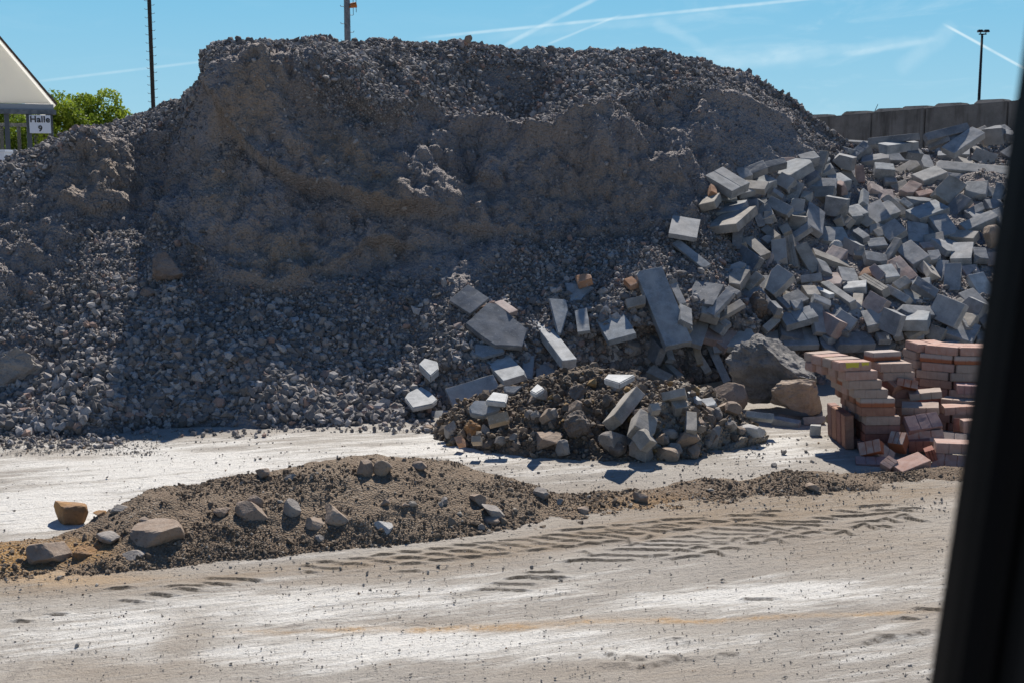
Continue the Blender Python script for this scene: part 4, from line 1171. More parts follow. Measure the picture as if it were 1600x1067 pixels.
def brick_mesh(l, w_, h, seed, score=True):
    rq = random.Random(seed); bm = bmesh.new(); bmesh.ops.create_cube(bm, size=1)
    for v in bm.verts: v.co = Vector((v.co.x*l, v.co.y*w_, v.co.z*h))
    es = bm.edges[:]
    bmesh.ops.bevel(bm, geom=es, offset=.005, segments=2, affect='EDGES')
    if score:      # dummy joints cut across the brick
        for x in (-l/6, l/6):
            g = bmesh.ops.bisect_plane(bm, geom=bm.verts[:]+bm.edges[:]+bm.faces[:], plane_co=(x, 0, 0), plane_no=(1, 0, 0))
            ev = [q for q in g['geom_cut'] if isinstance(q, bmesh.types.BMEdge)]
            r = bmesh.ops.bevel(bm, geom=ev, offset=.0035, segments=2, affect='EDGES')
            for v in r['verts']:
                if abs(v.co.x-x) < .0008: v.co.y *= 1-.0022/w_*2; v.co.z *= 1-.0022/h*2
    V = np.array([v.co[:] for v in bm.verts])+seed*1.3; d = fbm(V, 25, 2, 4)*.0018
    for v, q in zip(bm.verts, d): v.co += v.co.normalized()*float(q)
    me = bpy.data.meshes.new('brick'); bm.to_mesh(me); bm.free(); return me
BMESH = [brick_mesh(BL, BW, BH, k) for k in range(6)]
BR = []
def brick(loc, yaw=0, pitch=0, roll=0, c='g', name='brick', lab=None, grp=None, me=None):
    src = me or rr.choice(BMESH)
    key = (src.name, c)
    if key not in BR_CACHE:
        q = src.copy(); q.materials.clear(); q.materials.append(KB[c]); BR_CACHE[key] = q
    o = bpy.data.objects.new(name, BR_CACHE[key]); COL.objects.link(o)
    o.location = loc; o.rotation_euler = (roll, pitch, yaw)
    tag(o, lab, 'brick', grp); BR.append(o); return o
BR_CACHE = {}
ORDN = ['bottom', 'second', 'third', 'fourth', 'fifth', 'sixth', 'seventh', 'eighth', 'ninth', 'top']
DEPN = ['front', 'second', 'third', 'rear']
cwd = {'g': 'sandy grey', 'p': 'pink grey', 'o': 'orange red', 'r': 'dark red', 'u': 'purple red', 'h': 'two-tone'}
lean_px = [1345, 1351, 1352, 1350, 1346, 1342, 1332, 1325, 1318, 1309]
colA = ['r', 'r', 'r', 'g', 'o', 'h', 'g', 'g', 'p', 'p']
YA = 9.62
for i in range(10):
    z = BH/2+i*(BH+.0012)+.003
    x0 = (lean_px[i]-CX)/F*(YA*cp-(z-HC)*sp)
    nk = 4
    for k in range(nk):
        fan = (.20+.10*k if i == 9 else (.04*(i-4) if i > 5 else 0)+rr.uniform(-.06, .06))
        yk = YA+BW/2+k*(BW+.006)*(1.0 if i < 9 else 1.12)
        back = -.02*k*(i/9) + (-.035*k if i >= 8 else 0)
        c = colA[i] if k == 0 else rr.choice({'r': 'rro', 'o': 'ogp', 'g': 'ggph', 'p': 'pppg', 'h': 'oho'}[colA[i]])
        if i == 9: back = -.005-.045*k
        o = brick((x0+BL/2+back+rr.uniform(-.014, .014), yk, z), yaw=fan, c=c, name='brick', grp='bricks of the leaning stack',
              lab='%s brick, %s course, %s row of the leaning stack' % (cwd[c], ORDN[i], DEPN[k]))
        if i == 9 and k < 3:   # yellow paint mark on the front edge of the topmost bricks
            bm = bmesh.new(); 
            for (a, b_, h0, h1) in ((-.085, .03, -.012, .031), (.05, .115, .002, .031)) if k == 0 else ((-.12, -.02, .0, .031),):
                t_ = [bm.verts.new(q) for q in ((a, -BW/2-.0022, h1), (b_, -BW/2-.0022, h1), (b_-.004, -BW/2-.0022, h0+.004), ((a+b_)/2, -BW/2-.0022, h0+.010), (a+.01, -BW/2-.0022, h0))]
                t2 = [bm.verts.new(v.co+Vector((0, .003, 0))) for v in t_]
                bm.faces.new(t_); bm.faces.new(t2[::-1])
                for q in range(5): bm.faces.new((t_[q], t_[(q+1) % 5], t2[(q+1) % 5], t2[q]))
            bmesh.ops.recalc_face_normals(bm, faces=bm.faces)
            me = bpy.data.meshes.new('paint_mark'); bm.to_mesh(me); bm.free(); link('paint_mark', me, o, m_yel)
    # second column behind to the right
    if i in (0, 1, 2, 3, 4, 5, 6, 7, 8, 9):
        for k in (2, 3):
            if i > 8 and k == 2: continue
            c = rr.choice('gph') if i > 6 else rr.choice('rro')
            yk = YA+BW/2+k*(BW+.01)+.10
            brick((x0+BL*1.5+.03+.012*(i-5)+rr.uniform(-.01, .01)+.05*(i > 6), yk, z), yaw=.14*(i > 6)+rr.uniform(-.04, .06)+.12*(i > 8), c=c, grp='bricks of the leaning stack',
              lab='%s brick, %s course of the right column, %s row of the leaning stack' % (cwd[c], ORDN[i], DEPN[k]))
# wooden end board? in the photograph: a dark red upright pack of bricks at the foot of the stack
for k in range(4):
    o = brick((G(1312, 690).x-.0+.0*k, YA+.16+k*(BW+.012), BL/2+.002), yaw=rr.uniform(-.03, .03), pitch=math.pi/2-.06, c='r' if k % 2 else 'o', grp='bricks set on end along the leaning stack',
        lab='%s brick set on end beside the leaning stack, %s in its row' % ('dark red' if k % 2 else 'orange red', DEPN[k]))
# the curved stack behind to the right: courses of bricks whose visible faces run in an arc
arc = [((1407, 10.95), (1433, 10.62)), ((1433, 10.60), (1490, 10.42)), ((1491, 10.41), (1543, 10.38)), ((1544, 10.37), (1600, 10.42))]
for i in range(10):
    z = BH/2+i*(BH+.0015)+.003
    for j, (q0, q1) in enumerate(arc):
        a_ = P(q0[0], 560, q0[1]); b_ = P(q1[0], 560, q1[1]); off = (.03 if i % 2 else 0)+.012*max(0, i-6)
        d = (b_-a_); yaw = math.atan2(d.y, d.x); m_ = (a_+b_)/2
        for k in range(2):
            c = 'p' if i == 9 else (rr.choice('ggph') if i > 5 else rr.choice('rpo'))
            nrm2 = Vector((-math.sin(yaw), math.cos(yaw), 0))
            loc = Vector((m_.x, m_.y, z)) + nrm2*(BW/2+k*(BW+.008)) + Vector((math.cos(yaw), math.sin(yaw), 0))*(off-.02)
            brick(loc, yaw=yaw+rr.uniform(-.03, .03), roll=rr.uniform(-.02, .02), c=c, grp='bricks of the curved stack',
                lab='%s brick, %s course, %s, %s brick from the left in the curved stack' % (cwd[c], ORDN[i], ('front', 'back')[k], ('first', 'second', 'third', 'fourth')[j]))
# tumbled bricks in front: traced boxes with their own distance
SB = 1334/300.0
def sbrick(A, B, C, Y, th, c, hint, lab, bev=.005, score=2, ext=None):
    A, B, C = [(1250+x/SB, 510+y/SB) for x, y in (A, B, C)]
    ctr = P((A[0]+C[0])/2, (A[1]+C[1])/2, Y)
    o, a, b = place_block(A, B, C, ctr, hint, th, KB[c], rr, 'brick', bev=bev, chips=0, score=score)
    tag(o, lab, 'brick', 'tumbled bricks before the curved stack'); return o
Fh, Uh, Vh = Vector((-.1, -1, .1)).normalized(), Vector((0, -.1, 1)).normalized(), Vector((-.1, -.7, .7)).normalized()
sbrick((822, 376), (685, 350), (672, 405), 9.95, .14, 'h', Fh, 'two-tone tumbled brick tilted forward right behind the leaning stack')
sbrick((700, 335), (600, 370), (640, 420), 10.0, .12, 'o', Vh, 'orange red brick fallen into the gap beside the leaning stack')
sbrick((975, 450), (765, 472), (772, 517), 9.9, .13, 'g', Fh, 'sandy brick with a small yellow paint fleck, tilted on the tumbled pile')
sbrick((945, 560), (715, 565), (722, 618), 9.75, .14, 'g', Fh, 'sandy grey brick lying on the purple red brick')
sbrick((965, 592), (735, 625), (752, 720), 9.6, .075, 'u', Vh, 'purple red brick showing its broad face')
sbrick((985, 712), (748, 735), (752, 800), 9.55, .13, 'h', Fh, 'two-tone brick under the purple red brick')
sbrick((895, 790), (755, 800), (765, 875), 9.5, .12, 'r', Fh, 'dark red brick in the shadow under the two-tone brick')
sbrick((1225, 552), (1010, 562), (1014, 618), 9.9, .15, 'p', Fh, 'pink grey brick lying square at the right of the pile')
sbrick((1240, 500), (1060, 485), (985, 500), 10.1, .07, 'g', Uh, 'sandy brick lying flat behind the square pink brick')
sbrick((1230, 415), (1100, 410), (1100, 470), 10.1, .13, 'u', Fh, 'purple brick half in the window frame shadow')
sbrick((1230, 640), (1080, 640), (1075, 720), 9.8, .12, 'r', Fh, 'dark red brick standing under the pink grey brick')
sbrick((1240, 650), (1135, 655), (1140, 740), 9.65, .12, 'p', Fh, 'pink brick standing at the right edge of the pile')
sbrick((1160, 745), (930, 725), (900, 800), 9.5, .12, 'g', Vh, 'grey brick tilted between the two-tone brick and the right pair')
sbrick((1200, 815), (955, 808), (955, 882), 9.2, .15, 'p', Fh, 'upper pink brick of the pair at the front right')
sbrick((1170, 890), (950, 885), (925, 975), 9.15, .15, 'h', Fh, 'lower two-tone brick of the pair at the front right')
sbrick((850, 872), (625, 945), (680, 998), 9.0, .075, 'p', Uh, 'pink brick lying flat in the sun, frontmost of the pile', score=0)
sbrick((545, 777), (415, 812), (420, 895), 9.25, .16, 'h', Fh, 'two-tone brick tilted at the foot of the leaning stack')
sbrick((680, 880), (545, 785), (500, 860), 9.3, .08, 'g', Vh, 'grey brick leaning against the tilted two-tone brick')
sbrick((740, 735), (650, 728), (605, 805), 9.45, .12, 'h', Fh, 'two-tone brick standing on its end in the pile')
sbrick((630, 893), (560, 945), (612, 985), 9.0, .07, 'p', Vh, 'small pink brick piece left of the frontmost brick')
sbrick((930, 850), (870, 870), (900, 950), 9.2, .10, 'r', Fh, 'dark red brick piece behind the frontmost brick')
sbrick((600, 905), (400, 900), (385, 950), 9.2, .06, 'u', Uh, 'purple brick lying flat below the tilted two-tone brick')

# ------------------------------------------------------------------ labels for the blocks: colour, kind and place by landmark
LM = [('the long pale kerb', 1525, 268), ('the egg-shaped stone', 1307, 388), ('the root-tangled earth lump', 1181, 470), ('the leaning kerb', 1032, 478), ('the cracked hatched slab', 1133, 280),
      ('the concrete wall joint', 1445, 215), ('the white kerb on the gravel', 862, 530), ('the huge dark boulder', 1212, 582), ('the soil heap top', 960, 590), ('the rounded tan boulder', 1549, 372),
      ('the sunlit scored block', 1367, 440), ('the leaning brick stack', 1330, 600), ('the white-blue block', 1533, 455), ('the holed block', 1335, 235)]
NW = ['', 'second ', 'third ', 'fourth ', 'fifth ', 'sixth ', 'seventh ', 'eighth ', 'ninth ', 'tenth ', 'eleventh ', 'twelfth ']
SHAPE = {'concrete_block': 'block', 'paving_slab': 'slab', 'kerb_stone': 'kerb', 'clay_brick': 'clay brick'}
SPECIAL = {(1525, 0): 0}
buckets = {}
for it in ITEMS:
    o, x, y, cw_, nm_, area = it
    best = min(LM, key=lambda q: (q[1]-x)**2+((q[2]-y)*1.2)**2); dx, dy = x-best[1], y-best[2]
    if math.hypot(dx, dy) < 9: dirw = 'at'
    elif abs(dx) > 2.2*abs(dy): dirw = 'right of' if dx > 0 else 'left of'
    elif abs(dy) > 2.2*abs(dx): dirw = 'below' if dy > 0 else 'above'
    else: dirw = ('lower ' if dy > 0 else 'upper ')+('right of' if dx > 0 else 'left of')
    sz = 'large ' if area > .075 else ('small ' if area < .02 else '')
    it += [best, dirw, math.hypot(dx, dy), sz]
    buckets.setdefault((sz, cw_, nm_, best[0], dirw), []).append(it)
for (sz, cw_, nm_, bl, dirw), lst in buckets.items():
    lst.sort(key=lambda q: q[8])
    for k, it in enumerate(lst):
        o = it[0]
        dd_ = {'right of': 'to the right of', 'left of': 'to the left of', 'below': 'below', 'above': 'above', 'at': 'at',
               'lower right of': 'lower right of', 'lower left of': 'lower left of', 'upper right of': 'upper right of', 'upper left of': 'upper left of'}[dirw]
        rank = '' if len(lst) == 1 else (', nearest' if k == 0 else ', %snearest' % NW[min(k, 11)])
        tag(o, ('%s%s %s %s %s%s' % (sz if len(lst) < 2 or 'half' not in cw_ else '', cw_, SHAPE[nm_] if nm_ != 'concrete_block' else 'concrete block', dd_, bl, rank)).strip(), {'concrete_block': 'concrete block', 'paving_slab': 'paving slab', 'kerb_stone': 'kerb stone', 'clay_brick': 'brick'}[nm_],
            'broken blocks and slabs tipped in a heap')
        if '_s' in o: del o['_s']
for o in BR + [q for q in COL.objects if '_s' in q]:
    if '_s' in o: del o['_s']
for it in ITEMS:
    if it[4] == 'kerb_stone':
        it[0]['label'] = {0: 'long pale grey kerb stone lying across the top right of the heap', 1: 'white sunlit kerb stone lying slantwise on the gravel slope', 2: 'tall bluish grey kerb stone leaning upright between gravel and blocks'}[0 if it[1] > 1400 else (1 if it[1] < 950 else 2)]
# ------------------------------------------------------------------ retaining wall of concrete elements with low studs on top
def box_bm(bm, x0, x1, y0, y1, z0, z1, bev=0):
    g = bmesh.ops.create_cube(bm, size=1)['verts']
    for v in g: v.co = Vector((x0+(v.co.x+.5)*(x1-x0), y0+(v.co.y+.5)*(y1-y0), z0+(v.co.z+.5)*(z1-z0)))
    return g
m_wall, ntw, bw = newmat('weathered_concrete_wall', .92)
v = N(ntw, 'ShaderNodeTexCoord').outputs['Object']
mpw = N(ntw, 'ShaderNodeMapping', i={'Vector': v, 'Scale': (5.0, 5.0, .5)}).outputs[0]
s1 = tex(ntw, 1.0, 6, .65, mpw); s2 = tex(ntw, 3, 6, .65, v); s3 = tex(ntw, 50, 3, .6, v)
base = MIX(ntw, MR(ntw, s2, .3, .7), (.16, .145, .128), (.25, .225, .20))
base = MIX(ntw, MR(ntw, s1, .48, .66, 0, .75), base, (.075, .065, .055))
base = MIX(ntw, MR(ntw, s3, .5, .7, 0, .3), base, (.12, .11, .1))
L(ntw, base, bw.inputs['Base Color']); bump(ntw, bw, M(ntw, 'ADD', s2, M(ntw, 'MULTIPLY', s3, .4)), .5, .02)
wl = empty('concrete_wall'); tag(wl, 'stained concrete retaining wall with low studs along its top', 'wall')
WA, WB = P(1240, 187, 21.6), P(1650, 152, 18.6)
dW = (WB-WA); LW = math.hypot(dW.x, dW.y); yawW = math.atan2(dW.y, dW.x)
wl.location = (WA.x, WA.y, 0); wl.rotation_euler = (0, 0, yawW)
cuts_ = []
for px in (1240, 1362, 1445, 1575, 1650):
    # parameter along the wall for this pixel column
    lo, hi = 0., 1.
    for _ in range(40):
        mid = (lo+hi)/2; q = WA+dW*mid; x_ = proj(q.x, q.y, q.z)[0]
        lo, hi = (mid, hi) if x_ < px else (lo, mid)
    cuts_.append(lo*LW)
cuts_ = [-6.0] + cuts_ + [LW+7.0]; z0_, z1_ = WA.z, WB.z
for k in range(len(cuts_)-1):
    a, b = cuts_[k], cuts_[k+1]; bm = bmesh.new(); hh = lambda x: z0_+(z1_-z0_)*x/LW
    g = box_bm(bm, a+.006, b-.006, 0+.012*(k % 2), .6, -.3, 0)
    for v_ in g:
        if v_.co.z > -.1: v_.co.z = hh(v_.co.x)
    bmesh.ops.bevel(bm, geom=bm.edges[:], offset=.012, segments=2, affect='EDGES')
    me = bpy.data.meshes.new('wall_panel'); bm.to_mesh(me); bm.free(); pn = link('wall_panel', me, wl, m_wall)
    n_ = max(1, round((b-a)/.60)); 
    for j in range(n_):
        c_ = a+(j+.5)*(b-a)/n_; bm = bmesh.new(); g = box_bm(bm, c_-.25, c_+.25, .08, .5, hh(c_)-.01, hh(c_)+.06)
        for v_ in g:
            if v_.co.z > hh(c_)+.03: v_.co.x = c_+(v_.co.x-c_)*.78; v_.co.y = .29+(v_.co.y-.29)*.7
        bmesh.ops.bevel(bm, geom=bm.edges[:], offset=.012, segments=2, affect='EDGES')
        me = bpy.data.meshes.new('stud'); bm.to_mesh(me); bm.free(); link('stud', me, pn, m_wall)

# ------------------------------------------------------------------ masts
m_steel, nts, bs = newmat('dark_galvanised_steel', .55); bs.inputs['Metallic'].default_value = .4
bs.inputs['Base Color'].default_value = (.10, .11, .125, 1)
m_steel2, nts2, bs2 = newmat('grey_galvanised_steel', .5); bs2.inputs['Metallic'].default_value = .3
v = N(nts2, 'ShaderNodeTexCoord').outputs['Object']; L(nts2, MIX(nts2, MR(nts2, tex(nts2, 9, 4, .6, v), .3, .7), (.10, .115, .13), (.19, .20, .22)), bs2.inputs['Base Color'])
m_orange, nto, bo = newmat('rusty_orange_housing', .6); bo.inputs['Base Color'].default_value = (.36, .12, .03, 1)
m_black, ntb, bb_ = newmat('black_housing', .5); bb_.inputs['Base Color'].default_value = (.02, .02, .022, 1)
def cyl(bm, p0, p1, r0, r1, seg=16):
    p0, p1 = Vector(p0), Vector(p1); d = p1-p0
    g = bmesh.ops.create_cone(bm, cap_ends=True, segments=seg, radius1=r0, radius2=r1, depth=d.length)['verts']
    q = d.to_track_quat('Z', 'Y').to_matrix().to_4x4(); q.translation = (p0+p1)/2
    bmesh.ops.transform(bm, matrix=q, verts=g); return g
def fin(bm, name, parent, mat, smooth=False):
    for f in bm.faces: f.smooth = smooth
    me = bpy.data.meshes.new(name); bm.to_mesh(me); bm.free(); return link(name, me, parent, mat)
def pegs(root, H0, H1, step, rfun, L_, r, mat):
    z = H0; s = 1
    while z < H1:
        bm = bmesh.new(); x0 = rfun(z)*.8
        cyl(bm, (s*x0, 0, z), (s*(x0+L_), 0, z), r, r, 6); cyl(bm, (s*(x0+L_), 0, z-.0), (s*(x0+L_+.02), 0, z+L_*.35), r, r, 6)
        fin(bm, 'climbing_peg', root, mat); z += step; s = -s
# thin tall mast on the left
Ym = 30.; b0 = P(240, 180, Ym); mt = empty('mast', (b0.x, Ym, 0)); tag(mt, 'thin dark mast with climbing pegs left of the mound', 'mast')
bm = bmesh.new(); cyl(bm, (0, 0, 0), (0, 0, 14), .052, .040, 20); fin(bm, 'pole', mt, m_black, True)
bm = bmesh.new(); cyl(bm, (0, 0, 0), (0, 0, .04), .2, .2, 12); fin(bm, 'base_plate', mt, m_steel)
pegs(mt, 2.6, 9.0, .093*1.0*1.0*1.05+.0, lambda z: .05, .06, .006, m_steel)
# sturdier mast over the crest
Ym = 34.; b0 = P(543, 60, Ym); m2 = empty('mast', (b0.x, Ym, 0)); tag(m2, 'grey octagonal mast with hooked pegs and a rusty lamp above the crest', 'mast')
bm = bmesh.new(); cyl(bm, (0, 0, 0), (0, 0, 12), .105, .065, 8); fin(bm, 'pole', m2, m_steel2)
bm = bmesh.new(); cyl(bm, (0, 0, 0), (0, 0, .05), .25, .25, 12); fin(bm, 'base_plate', m2, m_steel)
pegs(m2, P(543, 60, Ym).z-1.2, 11.5, .225, lambda z: .075, .10, .008, m_steel)
pl = P(552, 8, Ym)
bm = bmesh.new(); cyl(bm, (pl.x-b0.x-.07, -.05, pl.z-.03), (pl.x-b0.x+.09, -.02, pl.z+.0), .065, .075, 10); cyl(bm, (.02, 0, pl.z-.06), (pl.x-b0.x, -.04, pl.z-.05), .03, .03, 8)
fin(bm, 'lamp_housing', m2, m_orange)
bm = bmesh.new(); cyl(bm, (pl.x-b0.x, -.03, pl.z-.24), (pl.x-b0.x, -.03, pl.z+.3), .008, .008, 6); cyl(bm, (pl.x-b0.x+.08, -.03, pl.z-.2), (pl.x-b0.x+.08, -.03, pl.z+.3), .008, .008, 6); fin(bm, 'cable', m2, m_black)
# floodlight mast on the right
Yf = 60.; b0 = P(1529, 168, Yf); top = P(1532, 54, Yf); m3 = empty('floodlight_mast', (b0.x, Yf, 0)); tag(m3, 'slim mast with two floodlights behind the concrete wall', 'floodlight mast')
bm = bmesh.new(); cyl(bm, (0, 0, 0), (0, 0, top.z), .10, .055, 12); fin(bm, 'pole', m3, m_black, True)
bm = bmesh.new(); cyl(bm, (-.16, 0, top.z), (.2, 0, top.z), .03, .03, 8); fin(bm, 'crossbar', m3, m_black)
for sx_ in (-.10, .20):
    bm = bmesh.new(); g = box_bm(bm, sx_-.13, sx_+.13, -.12, .10, top.z+.09, top.z+.21)
    for v_ in g:
        if v_.co.z > top.z+.15: v_.co.x = sx_+(v_.co.x-sx_)*.72; v_.co.y += .05
    bmesh.ops.bevel(bm, geom=bm.edges[:], offset=.012, segments=2, affect='EDGES'); cyl(bm, (sx_*.6, 0, top.z), (sx_, 0, top.z+.1), .018, .018, 6)
    fin(bm, 'floodlight', m3, m_black)
# thin dry stake behind the wall
ps = P(1358, 180, 24); ps1 = P(1370, 165, 24)
bm = bmesh.new(); cyl(bm, (-(ps1.x-ps.x)*2.2*4, 0, 0), (ps1.x-ps.x+.02, 0, ps1.z+.02), .035, .006, 6); o = fin(bm, 'stake', None, m_black); o.location = (ps.x, 24, 0); tag(o, 'thin slanting stake poking up behind the wall', 'stake')

# ------------------------------------------------------------------ hall: white gabled roof on steel posts, with its sign
m_pvc, ntp, bp = newmat('white_roof_membrane', .45); bp.inputs['Base Color'].default_value = (.85, .84, .80, 1)
tlp = N(ntp, 'ShaderNodeBsdfTranslucent', i={0: (.97, .95, .90, 1)}); mxp = N(ntp, 'ShaderNodeMixShader', i={0: .75, 1: bp.outputs[0], 2: tlp.outputs[0]}); L(ntp, mxp.outputs[0], ntp.nodes['Material Output'].inputs[0])
m_trim, ntt, bt = newmat('grey_blue_trim', .5); bt.inputs['Base Color'].default_value = (.30, .33, .36, 1)
m_edge, nte, be = newmat('brown_roof_edge', .6); be.inputs['Base Color'].default_value = (.12, .08, .06, 1)
m_sign, ntsg, bsg = newmat('white_sign_enamel', .5); bsg.inputs['Base Color'].default_value = (.72, .74, .80, 1)
YH = 30.; e = P(82, 163, YH); eb = P(82, 176, YH); hall = empty('hall', (e.x, YH, 0)); hall.rotation_euler = (0, 0, math.radians(23)); tag(hall, 'white gable-roofed open hall with steel posts at the left edge', 'hall')
tp = P(0, 62, YH); sl = (tp.z-e.z)/(e.x-tp.x); HW = 5.2; Lh = 9.0
def tri_prism(bm, pts, y0, y1):
    a = [bm.verts.new((x, y0, z)) for x, z in pts]; b = [bm.verts.new((x, y1, z)) for x, z in pts]; n = len(pts)
    bm.faces.new(a); bm.faces.new(b[::-1])
    for i in range(n): bm.faces.new((a[i], a[(i+1) % n], b[(i+1) % n], b[i]))
    bmesh.ops.recalc_face_normals(bm, faces=bm.faces)
ez = e.z; zt = ez+sl*HW
bm = bmesh.new(); tri_prism(bm, [(-.03, ez), (-HW, zt-.04), (-2*HW+.03, ez)], 0, .06); fin(bm, 'gable_panel', hall, m_pvc)
for s_ in (0, 1):
    bm = bmesh.new()
    A_ = [(.06, ez-.05), (-HW, zt+.02), (-HW, zt+.09), (.10, ez-.01)] if not s_ else [(-2*HW-.06, ez-.05), (-HW, zt+.02), (-HW, zt+.09), (-2*HW-.10, ez-.01)]
    tri_prism(bm, A_, -.08, Lh); fin(bm, 'roof', hall, m_edge if False else m_pvc)
    bm = bmesh.new(); tri_prism(bm, [(x+(.012 if not s_ else -.012), z+.012) for x, z in A_], -.12, -.082); fin(bm, 'roof_edge', hall, m_edge)
bm = bmesh.new(); box_bm(bm, -2*HW, .02, -.04, .10, ez-.14, ez-.012); fin(bm, 'fascia', hall, m_pvc if False else m_trim)
bm = bmesh.new(); box_bm(bm, -2*HW-.05, .07, -.09, .14, ez-.25, ez-.143); fin(bm, 'gutter_beam', hall, m_steel2)
for yy in (0, Lh-.2):
    for px in (2, 22, 51, 80):
        x = (P(px, 200, YH).x-e.x)*1.09
        bm = bmesh.new(); box_bm(bm, x-.055, x+.055, yy, yy+.1, 0, ez-.252); fin(bm, 'post', hall, m_steel)
for y_ in (Lh-.2,):
    bm = bmesh.new(); box_bm(bm, -2*HW, .05, y_-.02, y_+.1, ez-.25, ez-.14); fin(bm, 'gutter_beam', hall, m_steel2)
s0, s1_ = P(48, 180, YH), P(80.5, 208, YH)
xl_ = ((s0.x+s1_.x)/2-e.x)*1.04; a23 = math.radians(23)
sg = empty('hall_sign', (e.x+xl_*math.cos(a23)+.16*math.sin(a23), YH+xl_*math.sin(a23)-.16*math.cos(a23), (s0.z+s1_.z)/2-.02)); sg.rotation_euler = (0, 0, a23); tag(sg, 'white sign reading Halle 9 hanging at the corner of the hall', 'sign')
W_, H_ = s1_.x-s0.x, s0.z-s1_.z
bm = bmesh.new(); box_bm(bm, -W_/2, W_/2, -.012, .012, -H_/2, H_/2); bmesh.ops.bevel(bm, geom=bm.edges[:], offset=.004, segments=1, affect='EDGES'); fin(bm, 'sign_board', sg, m_sign)
for txt, zz, szz in (('Halle', .045, .205), ('9', -.165, .19)):
    tc = bpy.data.curves.new('t', 'FONT'); tc.body = txt; tc.size = szz; tc.align_x = 'CENTER'; tc.extrude = .004; tc.offset = .0045; tc.space_character = 1.06
    to = bpy.data.objects.new('lettering', tc); COL.objects.link(to); to.parent = sg; to.location = (0, -.018, zz); to.rotation_euler = (math.pi/2, 0, 0)
    tc.materials.append(m_black); bpy.context.view_layer.update()
    me = bpy.data.meshes.new_from_object(to); ps_ = to.matrix_local.copy(); bpy.data.objects.remove(to)
    to = link('lettering', me, sg); to.location = (0, -.018, zz); to.rotation_euler = (math.pi/2, 0, 0)
# low white crate seen under the hall roof
c0, c1 = P(-14, 238, 26), P(7, 246, 26)
bm = bmesh.new(); box_bm(bm, c0.x, c1.x, 26, 26.6, 1.9, c0.z); box_bm(bm, c0.x-.03, c1.x+.03, 25.97, 26.63, c0.z+.002, c0.z+.05); box_bm(bm, c0.x+.03, c0.x+.11, 26.1, 26.2, 0, 1.898); box_bm(bm, c1.x-.11, c1.x-.03, 26.1, 26.2, 0, 1.898)
o = fin(bm, 'cabinet', None, m_sign); tag(o, 'white cabinet on legs at the far left behind the mound', 'cabinet')

# ------------------------------------------------------------------ trees and bushes behind the hall
def mat_leaf(name, a, b_):
    m, nt, b = newmat(name, .6); t = attr(nt, 'tint')
    c = MIX(nt, t, a, b_); L(nt, c, b.inputs['Base Color'])
    tr = N(nt, 'ShaderNodeBsdfTranslucent'); L(nt, MIX(nt, t, tuple(q*1.3 for q in a), tuple(q*1.3 for q in b_)), tr.inputs[0])
    mx = N(nt, 'ShaderNodeMixShader', i={0: .35, 1: b.outputs[0], 2: tr.outputs[0]}); L(nt, mx.outputs[0], nt.nodes['Material Output'].inputs[0]); return m
m_leaf = mat_leaf('spring_foliage', (.10, .16, .015), (.30, .37, .04)); m_leaf2 = mat_leaf('darker_foliage', (.07, .12, .015), (.20, .27, .03))
m_bark, ntk, bk = newmat('bark', .95); bk.inputs['Base Color'].default_value = (.08, .06, .045, 1)
def tree(name, lab, x, Y, zt_, wid, nl, mat, seed, zb=.3, cat='tree'):
    r2 = np.random.default_rng(seed); root = empty(name, (x, Y, 0)); tag(root, lab, cat, 'trees behind the hall')
    bm = bmesh.new(); cyl(bm, (0, 0, 0), (.05, 0, zt_*.45), .13, .08, 10)
    tips = []
    for k in range(9):
        a = r2.uniform(0, 6.28); rr_ = r2.uniform(.25, .9)*wid/2; z1 = zb+(zt_-zb)*r2.uniform(.4, .9); tips.append((rr_*math.cos(a), rr_*math.sin(a)*.8, z1))
        cyl(bm, (.03, 0, zt_*r2.uniform(.15, .45)), tips[-1], .06, .012, 6)
    fin(bm, 'trunk', root, m_bark)
    # clumps of leaves
    nc = 46; C_ = []
    for k in range(nc):
        for _ in range(50):
            q = r2.uniform(-1, 1, 3)
            if np.linalg.norm(q) < 1: break
        q = q/np.linalg.norm(q)*np.linalg.norm(q)**.5
        C_.append([q[0]*wid/2*.86, q[1]*wid/2*.7, zb+(zt_-zb)*(.5+.45*q[2])])
    C_ = np.array(C_); rad = r2.uniform(.10, .22, nc)*min(wid, zt_-zb)
    ci = r2.integers(0, nc, nl); d = r2.normal(size=(nl, 3)); d /= np.linalg.norm(d, axis=1)[:, None]
    pos = C_[ci]+d*(rad[ci]*r2.uniform(.35, 1.05, nl)**.6)[:, None]
    s = r2.uniform(.03, .07, nl); q1 = r2.normal(size=(nl, 3))+d*.4; q1 /= np.linalg.norm(q1, axis=1)[:, None]
    q2 = np.cross(q1, r2.normal(size=(nl, 3))); q2 /= np.linalg.norm(q2, axis=1)[:, None]
    V = np.stack([pos-q1*s[:, None], pos+q2*s[:, None]*.55, pos+q1*s[:, None], pos-q2*s[:, None]*.55], 1).reshape(-1, 3)
    Fq = np.arange(nl*4).reshape(-1, 4)
    t_ = np.clip(r2.normal(.5, .2, nl)+.25*(r2.random(nc)[ci]-.5)*2, 0, 1)
    me = np_mesh('crown', V, Fq, False, {'tint': np.repeat(t_, 4)}); link('crown', me, root, mat)
def TX(px, Y): return (px-CX)/F*Y
tree('bush', 'rounded yellow green bushy tree right of the hall corner', TX(162, 38), 38, gz(141, 38), 2.7, 26000, m_leaf, 3)
tree('tree', 'brighter green tree directly behind the hall sign', TX(106, 37), 37, gz(143, 37), 2.3, 16000, m_leaf, 4)
tree('bush', 'small green bush at the right end of the tree row', TX(194, 40), 40, gz(173, 40), 1.0, 5000, m_leaf2, 5)
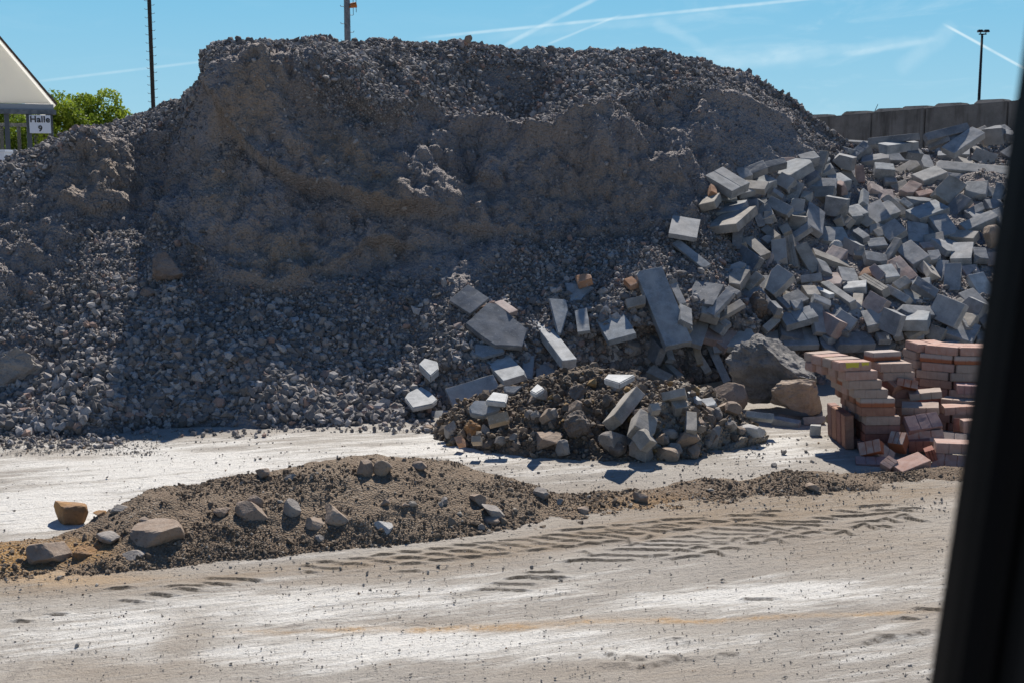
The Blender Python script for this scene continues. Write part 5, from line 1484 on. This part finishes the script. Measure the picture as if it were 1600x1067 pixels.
tree('tree', 'dark green tree behind the hall, between the sign and the posts', TX(45, 42), 42, gz(150, 42), 3.6, 16000, m_leaf2, 6)
tree('tree', 'leftmost leafy tree seen under the hall roof', TX(-10, 41), 41, gz(150, 41), 3.6, 18000, m_leaf, 8)
tree('tree', 'tree standing close behind the hall between its middle posts', TX(20, 44.5), 44.5, gz(165, 44.5), 4.0, 14000, m_leaf, 9)

# ------------------------------------------------------------------ window pillar of the vehicle the yard is seen from
m_rub, ntr, brb = newmat('black_window_rubber', .55); brb.inputs['Base Color'].default_value = (.004, .004, .0045, 1); brb.inputs['Specular IOR Level'].default_value = .05
m_trm, ntr2, btr = newmat('dark_grey_pillar_trim', .8); btr.inputs['Base Color'].default_value = (.018, .0175, .017, 1); btr.inputs['Specular IOR Level'].default_value = .05
v = N(ntr2, 'ShaderNodeTexCoord').outputs['Object']; bump(ntr2, btr, tex(ntr2, 900, 2, .5, v), .3, .0006)
YP = .62; pa, pb = P(1673, -160, YP), P(1440, 1380, YP)
ax = (pb-pa).normalized(); rt = Vector((1, 0, 0)); rt = (rt-ax*rt.dot(ax)).normalized(); fw = ax.cross(rt)
if fw.y < 0: fw = -fw
pil = empty('window_pillar', pb); tag(pil, 'black window pillar of the vehicle at the right edge of the view', 'window pillar')
def prism(name, prof, mat):
    bm = bmesh.new(); n = len(prof)
    a = [bm.verts.new(pa+rt*x+fw*y-pb) for x, y in prof]; b = [bm.verts.new(rt*x+fw*y) for x, y in prof]
    bm.faces.new(a); bm.faces.new(b[::-1])
    for i in range(n): bm.faces.new((a[i], a[(i+1) % n], b[(i+1) % n], b[i]))
    bmesh.ops.recalc_face_normals(bm, faces=bm.faces); return fin(bm, name, pil, mat)
prism('rubber_seal', [(0.000, .010), (.002, -.004), (.008, -.010), (.016, -.010), (.020, -.004), (.023, 0), (.023, .03), (.0, .03)], m_rub)
prism('pillar_trim', [(.0232, -.002), (.028, -.012), (.045, -.020), (.11, -.024), (.13, -.01), (.13, .03), (.0232, .03)], m_trm)
